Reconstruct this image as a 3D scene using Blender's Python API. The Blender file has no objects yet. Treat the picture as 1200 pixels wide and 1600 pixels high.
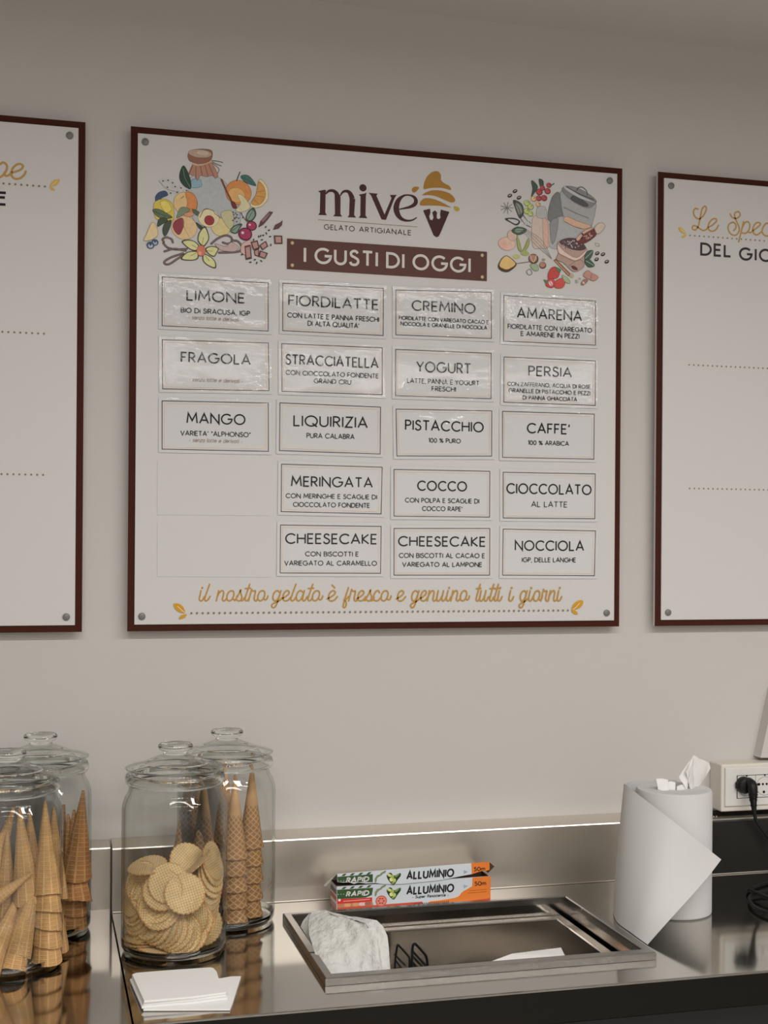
import bpy, bmesh, math, random
from mathutils import Vector, Matrix, noise
from mathutils.geometry import tessellate_polygon
random.seed(7)
S = bpy.context.scene
C = S.collection
PI = math.pi

# ------------------------------------------------------------------ camera
F_PX, YAW, DCY, ROLL = 2049.68, 0.25750, 46.737, 0.0072     # focal length in pixels of the 1200x1600 frame
EYE = Vector((0, 0, 1.5906))
FWD = Vector((math.sin(YAW), math.cos(YAW), 0))
_r = Vector((math.cos(YAW), -math.sin(YAW), 0)); _u = Vector((0, 0, 1))
RGT = _r * math.cos(ROLL) + _u * math.sin(ROLL)
UPV = _u * math.cos(ROLL) - _r * math.sin(ROLL)
cd = bpy.data.cameras.new('camera'); cam = bpy.data.objects.new('camera', cd); C.objects.link(cam)
cam.matrix_world = Matrix(((RGT.x, UPV.x, -FWD.x, EYE.x), (RGT.y, UPV.y, -FWD.y, EYE.y),
                           (RGT.z, UPV.z, -FWD.z, EYE.z), (0, 0, 0, 1)))
cd.sensor_fit = 'VERTICAL'; cd.sensor_height = 36; cd.lens = F_PX * 36 / 1600; cd.shift_y = DCY / 1600
cd.clip_start = 0.05; S.camera = cam

# ------------------------------------------------------------------ light, world, exposure
S.view_settings.view_transform = 'Standard'; S.view_settings.look = 'None'
S.view_settings.exposure = 0.0; S.view_settings.gamma = 1.0
w = bpy.data.worlds.new('world'); S.world = w; w.use_nodes = True
w.node_tree.nodes['Background'].inputs[0].default_value = (1, .97, .93, 1)
w.node_tree.nodes['Background'].inputs[1].default_value = 0.02
CEIL = 2.653
LAMPS = [  # x, y, length, width, watts
    (1.0, 0.60, 3.2, 0.10, 50.0),
    (1.0, -0.1, 3.2, 0.08, 17.0),
    (1.0, -2.29, 5.0, 0.045, 72.0),
]
for (lx, ly, ln, lw, watts) in LAMPS:
    l = bpy.data.lights.new('ceiling_tube_light', 'AREA'); l.shape = 'RECTANGLE'
    l.size = ln; l.size_y = lw; l.energy = watts; l.color = (1.0, .965, .935)
    lo = bpy.data.objects.new('ceiling_tube_light', l); C.objects.link(lo)
    lo.location = (lx, ly, CEIL - .065)

# ------------------------------------------------------------------ helpers
def W(px, py, y):
    """point of the photograph on the vertical plane at depth y"""
    d = FWD + RGT * ((px - 600) / F_PX) - UPV * ((py - 800 - DCY) / F_PX)
    return EYE + d * (y / d.y)
def G(px, py, z):
    """point of the photograph on the level plane at height z"""
    d = FWD + RGT * ((px - 600) / F_PX) - UPV * ((py - 800 - DCY) / F_PX)
    return EYE + d * ((z - EYE.z) / d.z)
def lin(c):
    return tuple(((v / 255) / 12.92 if v / 255 <= .04045 else ((v / 255 + .055) / 1.055) ** 2.4) for v in c)
def ink(c, white=(186, 184, 180), top=.78):
    a, b = lin(c), lin(white)
    return tuple(min(.9, x / y * top) for x, y in zip(a, b))

def mat(name, col=(.5, .5, .5), rough=.5, metal=0.0, spec=.5, bump=None, attr=None, vary=0, coat=0, emit=None):
    m = bpy.data.materials.new(name); m.use_nodes = True
    nt = m.node_tree; b = nt.nodes['Principled BSDF']
    b.inputs['Base Color'].default_value = (*col, 1)
    b.inputs['Roughness'].default_value = rough; b.inputs['Metallic'].default_value = metal
    b.inputs['Specular IOR Level'].default_value = spec
    b.inputs['Coat Weight'].default_value = coat; b.inputs['Coat Roughness'].default_value = .08
    geo = nt.nodes.new('ShaderNodeNewGeometry')
    src = None
    if attr:
        a = nt.nodes.new('ShaderNodeAttribute'); a.attribute_name = attr; src = a.outputs['Color']
    if vary:
        n = nt.nodes.new('ShaderNodeTexNoise'); n.inputs['Scale'].default_value = vary[0]; n.inputs['Detail'].default_value = 4
        nt.links.new(geo.outputs['Position'], n.inputs['Vector'])
        mr = nt.nodes.new('ShaderNodeMapRange'); mr.inputs[3].default_value = 1 - vary[1]; mr.inputs[4].default_value = 1 + vary[1]
        nt.links.new(n.outputs['Fac'], mr.inputs[0])
        mx = nt.nodes.new('ShaderNodeVectorMath'); mx.operation = 'SCALE'
        if src: nt.links.new(src, mx.inputs[0])
        else: mx.inputs[0].default_value = col
        nt.links.new(mr.outputs[0], mx.inputs['Scale']); src = mx.outputs[0]
    if src: nt.links.new(src, b.inputs['Base Color'])
    if bump:   # (scale vector, strength, distance)
        mp = nt.nodes.new('ShaderNodeMapping'); mp.inputs['Scale'].default_value = bump[0]
        n = nt.nodes.new('ShaderNodeTexNoise'); n.inputs['Scale'].default_value = 1; n.inputs['Detail'].default_value = bump[3] if len(bump) > 3 else 2
        bp = nt.nodes.new('ShaderNodeBump'); bp.inputs['Strength'].default_value = bump[1]; bp.inputs['Distance'].default_value = bump[2]
        nt.links.new(geo.outputs['Position'], mp.inputs[0]); nt.links.new(mp.outputs[0], n.inputs['Vector'])
        nt.links.new(n.outputs['Fac'], bp.inputs['Height']); nt.links.new(bp.outputs[0], b.inputs['Normal'])
    return m

def link(name, verts, faces, m, parent=None, smooth=False, cols=None, origin=None, uv=None):
    """link verts/faces (world coordinates) as ONE mesh object; with a parent the mesh sits in the parent's frame"""
    off = parent.location if parent else (origin or Vector((0, 0, 0)))
    off = Vector(off)
    p = parent
    while p is not None and p.parent is not None:
        p = p.parent; off = off + p.location
    me = bpy.data.meshes.new(name)
    me.from_pydata([tuple(Vector(v) - off) for v in verts], [], faces); me.update()
    if cols:
        at = me.color_attributes.new('ink', 'FLOAT_COLOR', 'CORNER')
        i = 0
        for f, c in zip(faces, cols):
            for _ in f:
                at.data[i].color = (*c, 1); i += 1
    if uv:
        ul = me.uv_layers.new(name='uv')
        for lp in me.loops: ul.data[lp.index].uv = uv[lp.vertex_index]
    for pl in me.polygons: pl.use_smooth = smooth
    if smooth: me.set_sharp_from_angle(angle=math.radians(38))
    o = bpy.data.objects.new(name, me); C.objects.link(o)
    if m: me.materials.append(m)
    if parent: o.parent = parent
    else: o.location = off
    return o
def tag(o, label, cat, group=None, kind=None):
    o['label'] = label; o['category'] = cat
    if group: o['group'] = group
    if kind: o['kind'] = kind
    return o
def thing(name, label, cat, loc, group=None):
    o = bpy.data.objects.new(name, None); C.objects.link(o); o.location = loc; o.empty_display_size = .05
    return tag(o, label, cat, group)
def struct(o):
    o['kind'] = 'structure'; return o

class MB:
    def __init__(s): s.v = []; s.f = []; s.c = []; s.col = (1, 1, 1)
    def add(s, vs, fs):
        b = len(s.v); s.v += [Vector(v) for v in vs]
        for f in fs: s.f.append(tuple(b + i for i in f)); s.c.append(s.col)
    def box(s, x0, x1, y0, y1, z0, z1, bev=0):
        if bev:
            bm = bmesh.new(); bmesh.ops.create_cube(bm, size=1)
            for v in bm.verts:
                v.co = Vector(((x0 + x1) / 2 + v.co.x * (x1 - x0), (y0 + y1) / 2 + v.co.y * (y1 - y0), (z0 + z1) / 2 + v.co.z * (z1 - z0)))
            bmesh.ops.bevel(bm, geom=bm.edges[:], offset=bev, segments=2, profile=.5, affect='EDGES')
            bm.verts.index_update()
            s.add([v.co.copy() for v in bm.verts], [tuple(v.index for v in f.verts) for f in bm.faces]); bm.free(); return
        s.add([(x0, y0, z0), (x1, y0, z0), (x1, y1, z0), (x0, y1, z0), (x0, y0, z1), (x1, y0, z1), (x1, y1, z1), (x0, y1, z1)],
              [(0, 3, 2, 1), (4, 5, 6, 7), (0, 1, 5, 4), (1, 2, 6, 5), (2, 3, 7, 6), (3, 0, 4, 7)])
    def quad(s, *p): s.add(p, [tuple(range(len(p)))])
    def lathe(s, prof, cx, cy, n=48, M=None):
        vs = []
        for (r, z) in prof:
            for k in range(n):
                a = 2 * PI * k / n
                p = Vector((r * math.cos(a), r * math.sin(a), z))
                vs.append(M @ p if M else Vector((cx + p.x, cy + p.y, p.z)))
        fs = []
        for i in range(len(prof) - 1):
            for k in range(n):
                k2 = (k + 1) % n
                fs.append((i * n + k, i * n + k2, (i + 1) * n + k2, (i + 1) * n + k))
        s.add(vs, fs)
    def tube(s, pts, r, n=10, cap=True, closed=False):
        pts = [Vector(p) for p in pts]; rings = []
        N = len(pts)
        up = Vector((0, 0, 1))
        for i, p in enumerate(pts):
            a = pts[i - 1] if (i > 0 or closed) else pts[0]
            b = pts[(i + 1) % N] if (i < N - 1 or closed) else pts[-1]
            t = (b - a).normalized()
            if abs(t.dot(up)) > .95: up = Vector((1, 0, 0)) if abs(t.x) < .9 else Vector((0, 1, 0))
            x = t.cross(up).normalized(); y = x.cross(t).normalized(); up = y
            rr = r[i] if isinstance(r, (list, tuple)) else r
            rings.append([p + x * math.cos(2 * PI * k / n) * rr + y * math.sin(2 * PI * k / n) * rr for k in range(n)])
        vs = [v for ring in rings for v in ring]; fs = []
        for i in range(N if closed else N - 1):
            j = (i + 1) % N
            for k in range(n):
                k2 = (k + 1) % n
                fs.append((i * n + k, i * n + k2, j * n + k2, j * n + k))
        if cap and not closed:
            fs.append(tuple(range(n))[::-1]); fs.append(tuple((N - 1) * n + k for k in range(n)))
        s.add(vs, fs)
    def grid(s, P, closed=False):
        nu, nv = len(P), len(P[0]); vs = [q for row in P for q in row]
        fs = [(i * nv + j, i * nv + j + 1, (i + 1) * nv + j + 1, (i + 1) * nv + j) for i in range(nu - 1) for j in range(nv - 1)]
        s.add(vs, fs)
    def build(s, name, m, parent=None, smooth=False, origin=None):
        return link(name, s.v, s.f, m, parent, smooth, s.c if (m and m.get('ink')) else None, origin)

def spline(pts, n=6, closed=False):
    pts = [Vector(p) for p in pts]; N = len(pts)
    if N < 3: return pts
    out = []
    rng = range(N) if closed else range(N - 1)
    for i in rng:
        p1, p2 = pts[i], pts[(i + 1) % N]
        p0 = pts[i - 1] if (i > 0 or closed) else p1 * 2 - p2
        p3 = pts[(i + 2) % N] if (i + 2 < N or closed) else p2 * 2 - p1
        for k in range(n):
            t = k / n; t2 = t * t; t3 = t2 * t
            out.append(.5 * ((2 * p1) + (p2 - p0) * t + (2 * p0 - 5 * p1 + 4 * p2 - p3) * t2 + (3 * p1 - p0 - 3 * p2 + p3) * t3))
    if not closed: out.append(pts[-1])
    return out

class Print:
    """flat ink on a vertical panel facing the room: polygons and pen strokes at depth y, each a hair in front of the last"""
    def __init__(s, y): s.y = y; s.mb = MB(); s.k = 0
    def _d(s): s.k += 1; return s.y - s.k * 6e-6
    def poly(s, pts, col):      # pts: (x, z)
        if len(pts) < 3: return
        y = s._d(); s.mb.col = col
        vs = [Vector((p[0], y, p[1])) for p in pts]
        s.mb.add(vs, [tuple(t) for t in tessellate_polygon([[Vector((v.x, v.z, 0)) for v in vs]])])
    def stroke(s, pts, wd, col, closed=False, round_=False):
        P = [Vector((p[0], p[1])) for p in pts]; N = len(P)
        if N < 2: return
        y = s._d(); s.mb.col = col; L = []; R = []
        for i in range(N):
            a = P[i - 1] if (i > 0 or closed) else P[i]
            b = P[(i + 1) % N] if (i < N - 1 or closed) else P[i]
            d1 = (P[i] - a); d2 = (b - P[i])
            if d1.length < 1e-9: d1 = d2
            if d2.length < 1e-9: d2 = d1
            d1.normalize(); d2.normalize()
            t = d1 + d2
            t = t.normalized() if t.length > 1e-6 else d1
            n = Vector((-t.y, t.x)); c = max(.35, n.dot(Vector((-d1.y, d1.x))))
            ww = (wd[i] if isinstance(wd, (list, tuple)) else wd) / 2 / c
            L.append(P[i] + n * ww); R.append(P[i] - n * ww)
        vs = [Vector((p.x, y, p.y)) for p in L] + [Vector((p.x, y, p.y)) for p in R]
        fs = [(i, (i + 1) % N, N + (i + 1) % N, N + i) for i in range(N if closed else N - 1)]
        s.mb.add(vs, fs)
        if round_:
            for q in (P[0], P[-1]): s.disc(q, (wd if not isinstance(wd, (list, tuple)) else wd[0]) / 2, col, 10)
    def disc(s, c, r, col, n=16, rz=None, rot=0):
        rz = rz or r
        s.poly([(c[0] + math.cos(2 * PI * k / n) * r * math.cos(rot) - math.sin(2 * PI * k / n) * rz * math.sin(rot),
                 c[1] + math.cos(2 * PI * k / n) * r * math.sin(rot) + math.sin(2 * PI * k / n) * rz * math.cos(rot)) for k in range(n)], col)
    def done(s, name, m, parent): return s.mb.build(name, m, parent)

# ------------------------------------------------------------------ lettering: single-line letters drawn with a pen
def arc(cx, cy, rx, ry, a0, a1, n=14):
    return [(cx + rx * math.cos(math.radians(a0 + (a1 - a0) * k / n)), cy + ry * math.sin(math.radians(a0 + (a1 - a0) * k / n))) for k in range(n + 1)]
def curve(*p): return [tuple(v) for v in spline([Vector((a, b)) for a, b in p], 5)]
GL = {
 'A': (.76, [[(0, 0), (.38, 1), (.76, 0)], [(.13, .32), (.63, .32)]]),
 'B': (.55, [[(0, 0), (0, 1), (.27, 1)] + arc(.27, .77, .22, .23, 90, -90) + [(0, .54)], [(.27, .54)] + arc(.29, .27, .26, .27, 90, -90) + [(0, 0)]]),
 'C': (.80, [arc(.47, .5, .47, .5, 43, 317, 22)]),
 'D': (.74, [[(0, 0), (0, 1), (.25, 1)] + arc(.25, .5, .49, .5, 90, -90, 16) + [(0, 0)]]),
 'E': (.48, [[(.48, 1), (0, 1), (0, 0), (.48, 0)], [(0, .52), (.43, .52)]]),
 'F': (.46, [[(.46, 1), (0, 1), (0, 0)], [(0, .5), (.4, .5)]]),
 'G': (.93, [arc(.47, .5, .47, .5, 45, 352, 24) + [(.94, .5), (.56, .5)]]),
 'H': (.68, [[(0, 0), (0, 1)], [(.68, 0), (.68, 1)], [(0, .52), (.68, .52)]]),
 'I': (.0, [[(0, 0), (0, 1)]]),
 'K': (.58, [[(0, 0), (0, 1)], [(.55, 1), (.02, .5), (.58, 0)]]),
 'L': (.46, [[(0, 1), (0, 0), (.46, 0)]]),
 'M': (.9, [[(0, 0), (.1, 1), (.45, .25), (.8, 1), (.9, 0)]]),
 'N': (.72, [[(0, 0), (0, 1), (.72, 0), (.72, 1)]]),
 'O': (.94, [arc(.47, .5, .47, .5, 0, 360, 28)]),
 'P': (.5, [[(0, 0), (0, 1), (.24, 1)] + arc(.24, .74, .26, .26, 90, -90) + [(0, .48)]]),
 'Q': (1.0, [arc(.5, .5, .5, .5, 0, 360, 28), [(.6, .28), (.98, -.06)]]),
 'R': (.54, [[(0, 0), (0, 1), (.24, 1)] + arc(.24, .74, .26, .26, 90, -90) + [(0, .48)], [(.22, .48), (.54, 0)]]),
 'S': (.5, [curve((.47, .84), (.38, .97), (.2, 1), (.05, .86), (.08, .66), (.28, .54), (.47, .4), (.5, .2), (.38, .03), (.2, 0), (.05, .07), (0, .2))]),
 'T': (.6, [[(0, 1), (.6, 1)], [(.3, 1), (.3, 0)]]),
 'U': (.66, [[(0, 1), (0, .33)] + arc(.33, .33, .33, .33, 180, 360) + [(.66, 1)]]),
 'V': (.72, [[(0, 1), (.36, 0), (.72, 1)]]),
 'X': (.66, [[(0, 0), (.66, 1)], [(0, 1), (.66, 0)]]),
 'Y': (.66, [[(0, 1), (.33, .46), (.66, 1)], [(.33, .46), (.33, 0)]]),
 'Z': (.6, [[(.02, 1), (.58, 1), (0, 0), (.6, 0)]]),
 '0': (.6, [arc(.3, .5, .3, .5, 0, 360, 24)]), '1': (.2, [[(0, .78), (.2, 1), (.2, 0)]]),
 '5': (.5, [curve((.0, .1), (.15, 0), (.38, .06), (.5, .3), (.38, .56), (.2, .6), (.06, .54)) , [(.06, .54), (.1, 1), (.46, 1)]]),
 '%': (.8, [arc(.17, .78, .15, .18, 0, 360, 12), arc(.63, .22, .15, .18, 0, 360, 12), [(.12, 0), (.68, 1)]]),
 "'": (.05, [[(.05, 1.02), (.0, .74)]]), '"': (.2, [[(.03, 1), (.03, .74)], [(.17, 1), (.17, .74)]]),
 ',': (.06, [[(.06, .06), (0, -.16)]]), '.': (.04, [[(.02, 0), (.02, .1)]]), '-': (.26, [[(0, .32), (.26, .32)]]),
 'a': (.5, [arc(.25, .33, .25, .33, 0, 360, 16), [(.5, .66), (.5, 0)]]), 'd': (.5, [arc(.25, .33, .25, .33, 0, 360, 16), [(.5, 1), (.5, 0)]]),
 'e': (.5, [[(0, .34), (.5, .34)] + arc(.25, .33, .25, .33, 0, 320, 18)]), 'i': (.0, [[(0, 0), (0, .66)], [(0, .84), (0, .95)]]),
 'l': (.0, [[(0, 0), (0, 1)]]), 'n': (.44, [[(0, 0), (0, .66)], [(0, .4)] + arc(.22, .42, .22, .24, 180, 0, 10) + [(.44, 0)]]),
 'm': (.76, [[(0, 0), (0, .66)], [(0, .45)] + arc(.19, .46, .19, .2, 180, 0, 8) + [(.38, 0)], [(.38, .45)] + arc(.57, .46, .19, .2, 180, 0, 8) + [(.76, 0)]]),
 'p': (.5, [arc(.25, .33, .25, .33, 0, 360, 16), [(0, .66), (0, -.3)]]), 'r': (.28, [[(0, 0), (0, .66)], [(0, .4)] + arc(.22, .42, .22, .24, 180, 75, 8)]),
 's': (.36, [curve((.34, .57), (.18, .66), (.03, .54), (.18, .35), (.35, .2), (.2, 0), (0, .1))]), 't': (.28, [[(.12, .92), (.12, .12), (.2, 0), (.28, .02)], [(0, .64), (.28, .64)]]),
 'u': (.44, [[(0, .66), (0, .22)] + arc(.22, .22, .22, .22, 180, 360, 10) + [(.44, .66)], [(.44, .3), (.44, 0)]]), 'v': (.46, [[(0, .66), (.23, 0), (.46, .66)]]),
 'z': (.4, [[(0, .66), (.4, .66), (0, 0), (.4, 0)]]),
}
def letters(pr, s, x0, x1, zc, cap, wt, col, shear=0, gap=.2, blank=.46):
    """set s between x0 and x1, capitals centred on height zc"""
    cur = 0; items = []
    for ch in s:
        if ch == ' ': cur += blank; continue
        wd, st = GL[ch]; items.append((cur, st)); cur += wd + gap
    nat = cur - gap; sx = (x1 - x0 - wt) / nat; zb = zc - cap / 2
    for (ox, st) in items:
        for pl in st:
            closed = len(pl) > 6 and abs(pl[0][0] - pl[-1][0]) < 1e-6 and abs(pl[0][1] - pl[-1][1]) < 1e-6
            q = pl[:-1] if closed else pl
            pr.stroke([(x0 + wt / 2 + (ox + px) * sx + (pz - .5) * cap * shear, zb + wt * .35 + pz * (cap - .7 * wt)) for px, pz in q], wt, col, closed)
def line(pr, s, xl, xr, yc, cap, wt, col, y, **k):
    """a text line measured in the photograph: left, right, middle height, capital height, pen width (pixels)"""
    m = W((xl + xr) / 2, yc, y); up = (W((xl + xr) / 2, yc - 10, y) - m).length / 10
    letters(pr, s, W(xl, yc, y).x, W(xr, yc, y).x, m.z, cap * up, wt * up, col, **k)

SC = {  # joined-up hand, x-height 1, leaning
 'i': (.50, [[(.2, 1), (.05, .3), (.07, .08), (.2, 0), (.36, .1), (.52, .42)]], (.31, 1.27)),
 'l': (.50, [[(.5, 1.63), (.08, .35), (.07, .08), (.18, 0), (.36, .12), (.56, .45)]], None),
 'n': (.92, [[(0, 0), (.22, 1)], [(.08, .4), (.3, .82), (.53, 1), (.68, .86), (.64, .5), (.57, .2), (.63, .02), (.78, .02), (.98, .25)]], None),
 'o': (.85, [[(.55, 1), (.28, .9), (.08, .5), (.1, .12), (.3, 0), (.52, .12), (.7, .5), (.7, .85), (.55, 1)], [(.62, .22), (.74, .10), (.86, .12), (.96, .26), (1.02, .48)]], None),
 's': (.74, [[(-.05, .02), (.25, .5), (.5, 1.06), (.5, .78), (.62, .38), (.52, .06), (.3, 0), (.1, .12)], [(.5, .05), (.68, .03), (.86, .3)]], None),
 't': (.52, [[(.62, 1.63), (.22, .4), (.19, .1), (.31, 0), (.46, .1), (.62, .4)], [(.2, 1.2), (.68, 1.24)]], None),
 'r': (.80, [[(0, 0), (.28, 1.14)], [(.28, 1.14), (.32, 1.0), (.46, .95), (.62, .98), (.61, .75), (.52, .28), (.57, .04), (.72, 0), (.88, .25)]], None),
 'g': (.90, [[(.64, .85), (.45, 1), (.2, .85), (.05, .45), (.1, .1), (.28, 0), (.5, .2), (.66, .6)], [(.78, 1), (.5, 0), (.3, -.52), (.08, -.66), (-.06, -.5), (.02, -.3), (.35, -.12), (.7, .08), (.97, .4)]], None),
 'e': (.74, [[(-.05, .2), (.3, .42), (.56, .65), (.62, .88), (.46, 1), (.22, .85), (.08, .5), (.1, .12), (.3, 0), (.55, .08), (.82, .42)]], None),
 'a': (.94, [[(.64, .85), (.45, 1), (.2, .85), (.05, .45), (.1, .1), (.28, 0), (.5, .2), (.66, .6)], [(.78, 1), (.65, .4), (.64, .08), (.76, 0), (.9, .12), (1.04, .42)]], None),
 'f': (.52, [[(.5, 1.3), (.25, .5), (.02, -.45), (.06, -.64), (.2, -.6), (.3, -.3), (.24, 0), (.1, .12)], [(.1, .12), (.32, .2), (.5, .45)]], None),
 'c': (.72, [[(.62, .8), (.5, 1), (.25, .88), (.08, .5), (.1, .12), (.3, 0), (.55, .08), (.82, .42)]], None),
 'u': (1.0, [[(.2, 1), (.05, .3), (.08, .05), (.22, 0), (.42, .15), (.62, .55)], [(.74, 1), (.58, .3), (.6, .06), (.72, 0), (.86, .1), (1.04, .42)]], None),
}
SC["\u00e8"] = (SC['e'][0], SC['e'][1] + [[(.36, 1.55), (.58, 1.28)]], None)
def script_word(pr, s, xl, xr, ybase, xh, wt, col, y):
    """one joined-up word between two photograph columns, on a baseline row"""
    a, b = W(xl, ybase, y), W(xr, ybase, y); up = (W(xl, ybase - 10, y) - a).length / 10
    tot = sum(SC[c][0] for c in s) + .04; sx = (b.x - a.x) / tot; cur = 0; h = xh * up
    for c in s:
        adv, st, dot = SC[c]
        for pl in st:
            q = spline([Vector(p) for p in pl], 6)
            pr.stroke([(a.x + (cur + p.x) * sx, a.z + p.y * h) for p in q], wt * up, col, round_=True)
        if dot: pr.disc((a.x + (cur + dot[0]) * sx, a.z + dot[1] * h), wt * up * .75, col)
        cur += adv

# ------------------------------------------------------------------ materials
M_wall = mat('painted_plaster', (.61, .585, .56), .75, spec=.25, bump=((220, 220, 220), .06, .002), vary=(1.3, .02))
M_ceil = mat('ceiling_paint', (.66, .635, .61), .55, spec=.3, bump=((160, 160, 160), .05, .002))
M_side = mat('side_wall_paint', (.76, .74, .71), .8)
M_floor = mat('grey_floor_tiles', (.46, .44, .41), .35)
def steel(name, col, rough, stretch, bstr):
    m = mat(name, col, rough, 1.0, bump=(stretch, bstr, .001, 3))
    nt = m.node_tree; b = nt.nodes['Principled BSDF']; g = nt.nodes.new('ShaderNodeNewGeometry')
    n = nt.nodes.new('ShaderNodeTexNoise'); n.inputs['Scale'].default_value = 9; n.inputs['Detail'].default_value = 5
    mr = nt.nodes.new('ShaderNodeMapRange'); mr.inputs[3].default_value = rough * .75; mr.inputs[4].default_value = rough * 1.35
    nt.links.new(g.outputs['Position'], n.inputs['Vector']); nt.links.new(n.outputs['Fac'], mr.inputs[0]); nt.links.new(mr.outputs[0], b.inputs['Roughness'])
    return m
M_top = steel('brushed_steel_worktop', (.53, .51, .48), .085, (6, 240, 240), .004)
M_splash = steel('brushed_steel_upright', (.80, .75, .68), .30, (5, 5, 300), .0)
M_well = steel('steel_well', (.58, .55, .51), .12, (40, 40, 40), .0)
M_edge_refl = steel('steel_edge_painted_reflection', (.03, .029, .026), .3, (5, 5, 300), .05)  # dark surroundings mirrored in the worktop front, put into its base colour
M_panel_refl = mat('steel_panel_painted_reflection', (.035, .034, .032), .28, .6)  # right backsplash: the dark reflection in its steel is painted as base colour
M_cab = mat('black_cabinet', (.012, .012, .012), .5)
M_brown = mat('brown_board_face', ink((56, 28, 20)), .6, spec=.06, vary=(30, .08))
M_whiteedge = mat('white_board_edge', (.72, .70, .67), .5)
M_board = mat('white_board_print', (.675, .665, .65), .42, spec=.35)
M_ink = mat('printed_ink', (1, 1, 1), .5, spec=.12, attr='ink'); M_ink['ink'] = 1
M_art = mat('watercolour_print', (1, 1, 1), .5, spec=.15, attr='ink', vary=(140, .16)); M_art['ink'] = 1
LAM = ((38, 38, 48), .13, .0035, 4)
M_lam = mat('laminated_paper', (.70, .70, .705), .055, spec=.5, bump=LAM)
M_lamink = mat('laminated_ink', (1, 1, 1), .055, spec=.5, bump=LAM, attr='ink'); M_lamink['ink'] = 1
M_cap = mat('brushed_screw_cap', (.20, .20, .19), .5, .3)
M_gold = mat('gold_bolt', (.62, .50, .30), .4, .3)
M_roll = mat('towel_paper', (.60, .595, .58), .95, spec=.05, bump=((350, 350, 350), .12, .001))
M_rim = steel('steel_rim', (.33, .32, .30), .24, (40, 40, 40), .0)
M_paper = mat('white_paper', (.80, .795, .78), .9, spec=.1, bump=((350, 350, 350), .12, .001))
M_socket = mat('ivory_plastic', (.74, .70, .62), .4)
M_plate = mat('white_plastic', (.74, .73, .70), .35)
M_black = mat('black_rubber', (.008, .008, .008), .45, spec=.3)
M_hole = mat('black_hole', (.004, .004, .004), .8)
M_card = mat('brown_cardboard', (.22, .12, .07), .8)
M_cardw = mat('white_cardboard', (.72, .70, .66), .7)
M_box = mat('carton_print', (1, 1, 1), .33, spec=.5, attr='ink'); M_box['ink'] = 1
M_foil = mat('foil_roll', (.6, .6, .6), .55, .9)

def glass_mat(name, tint, fac):
    """thin blown glass: mostly see-through, mirror-like towards grazing angles"""
    m = bpy.data.materials.new(name); m.use_nodes = True; nt = m.node_tree; nt.nodes.clear()
    out = nt.nodes.new('ShaderNodeOutputMaterial'); mix = nt.nodes.new('ShaderNodeMixShader')
    tr = nt.nodes.new('ShaderNodeBsdfTransparent'); gl = nt.nodes.new('ShaderNodeBsdfGlossy'); gl.inputs['Roughness'].default_value = .02
    gl.inputs['Color'].default_value = (.95, .97, .96, 1)
    lw = nt.nodes.new('ShaderNodeLayerWeight'); lw.inputs['Blend'].default_value = .5      # Facing = 1 - |cos|
    cr = nt.nodes.new('ShaderNodeValToRGB'); e = cr.color_ramp.elements
    e[0].position = 0; e[0].color = (*tint, 1); e[1].position = 1; e[1].color = (.55, .57, .55, 1)
    el = cr.color_ramp.elements.new(.7); el.color = (tint[0] * .98, tint[1] * .98, tint[2] * .975, 1)
    nt.links.new(lw.outputs['Facing'], cr.inputs[0]); nt.links.new(cr.outputs[0], tr.inputs['Color'])
    pw = nt.nodes.new('ShaderNodeMath'); pw.operation = 'POWER'; pw.inputs[1].default_value = fac; nt.links.new(lw.outputs['Facing'], pw.inputs[0])
    ma = nt.nodes.new('ShaderNodeMath'); ma.operation = 'MULTIPLY_ADD'; ma.inputs[1].default_value = .9; ma.inputs[2].default_value = .035; nt.links.new(pw.outputs[0], ma.inputs[0])
    nt.links.new(ma.outputs[0], mix.inputs[0]); nt.links.new(tr.outputs[0], mix.inputs[1]); nt.links.new(gl.outputs[0], mix.inputs[2])
    nt.links.new(mix.outputs[0], out.inputs[0]); return m
M_glass = glass_mat('clear_jar_glass', (.985, .99, .985), 5.0)
def real_glass():
    m = bpy.data.materials.new('solid_glass'); m.use_nodes = True; b = m.node_tree.nodes['Principled BSDF']
    b.inputs['Base Color'].default_value = (.97, .985, .975, 1); b.inputs['Roughness'].default_value = 0
    b.inputs['Transmission Weight'].default_value = 1; b.inputs['IOR'].default_value = 1.47; return m
M_solid = real_glass()

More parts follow.
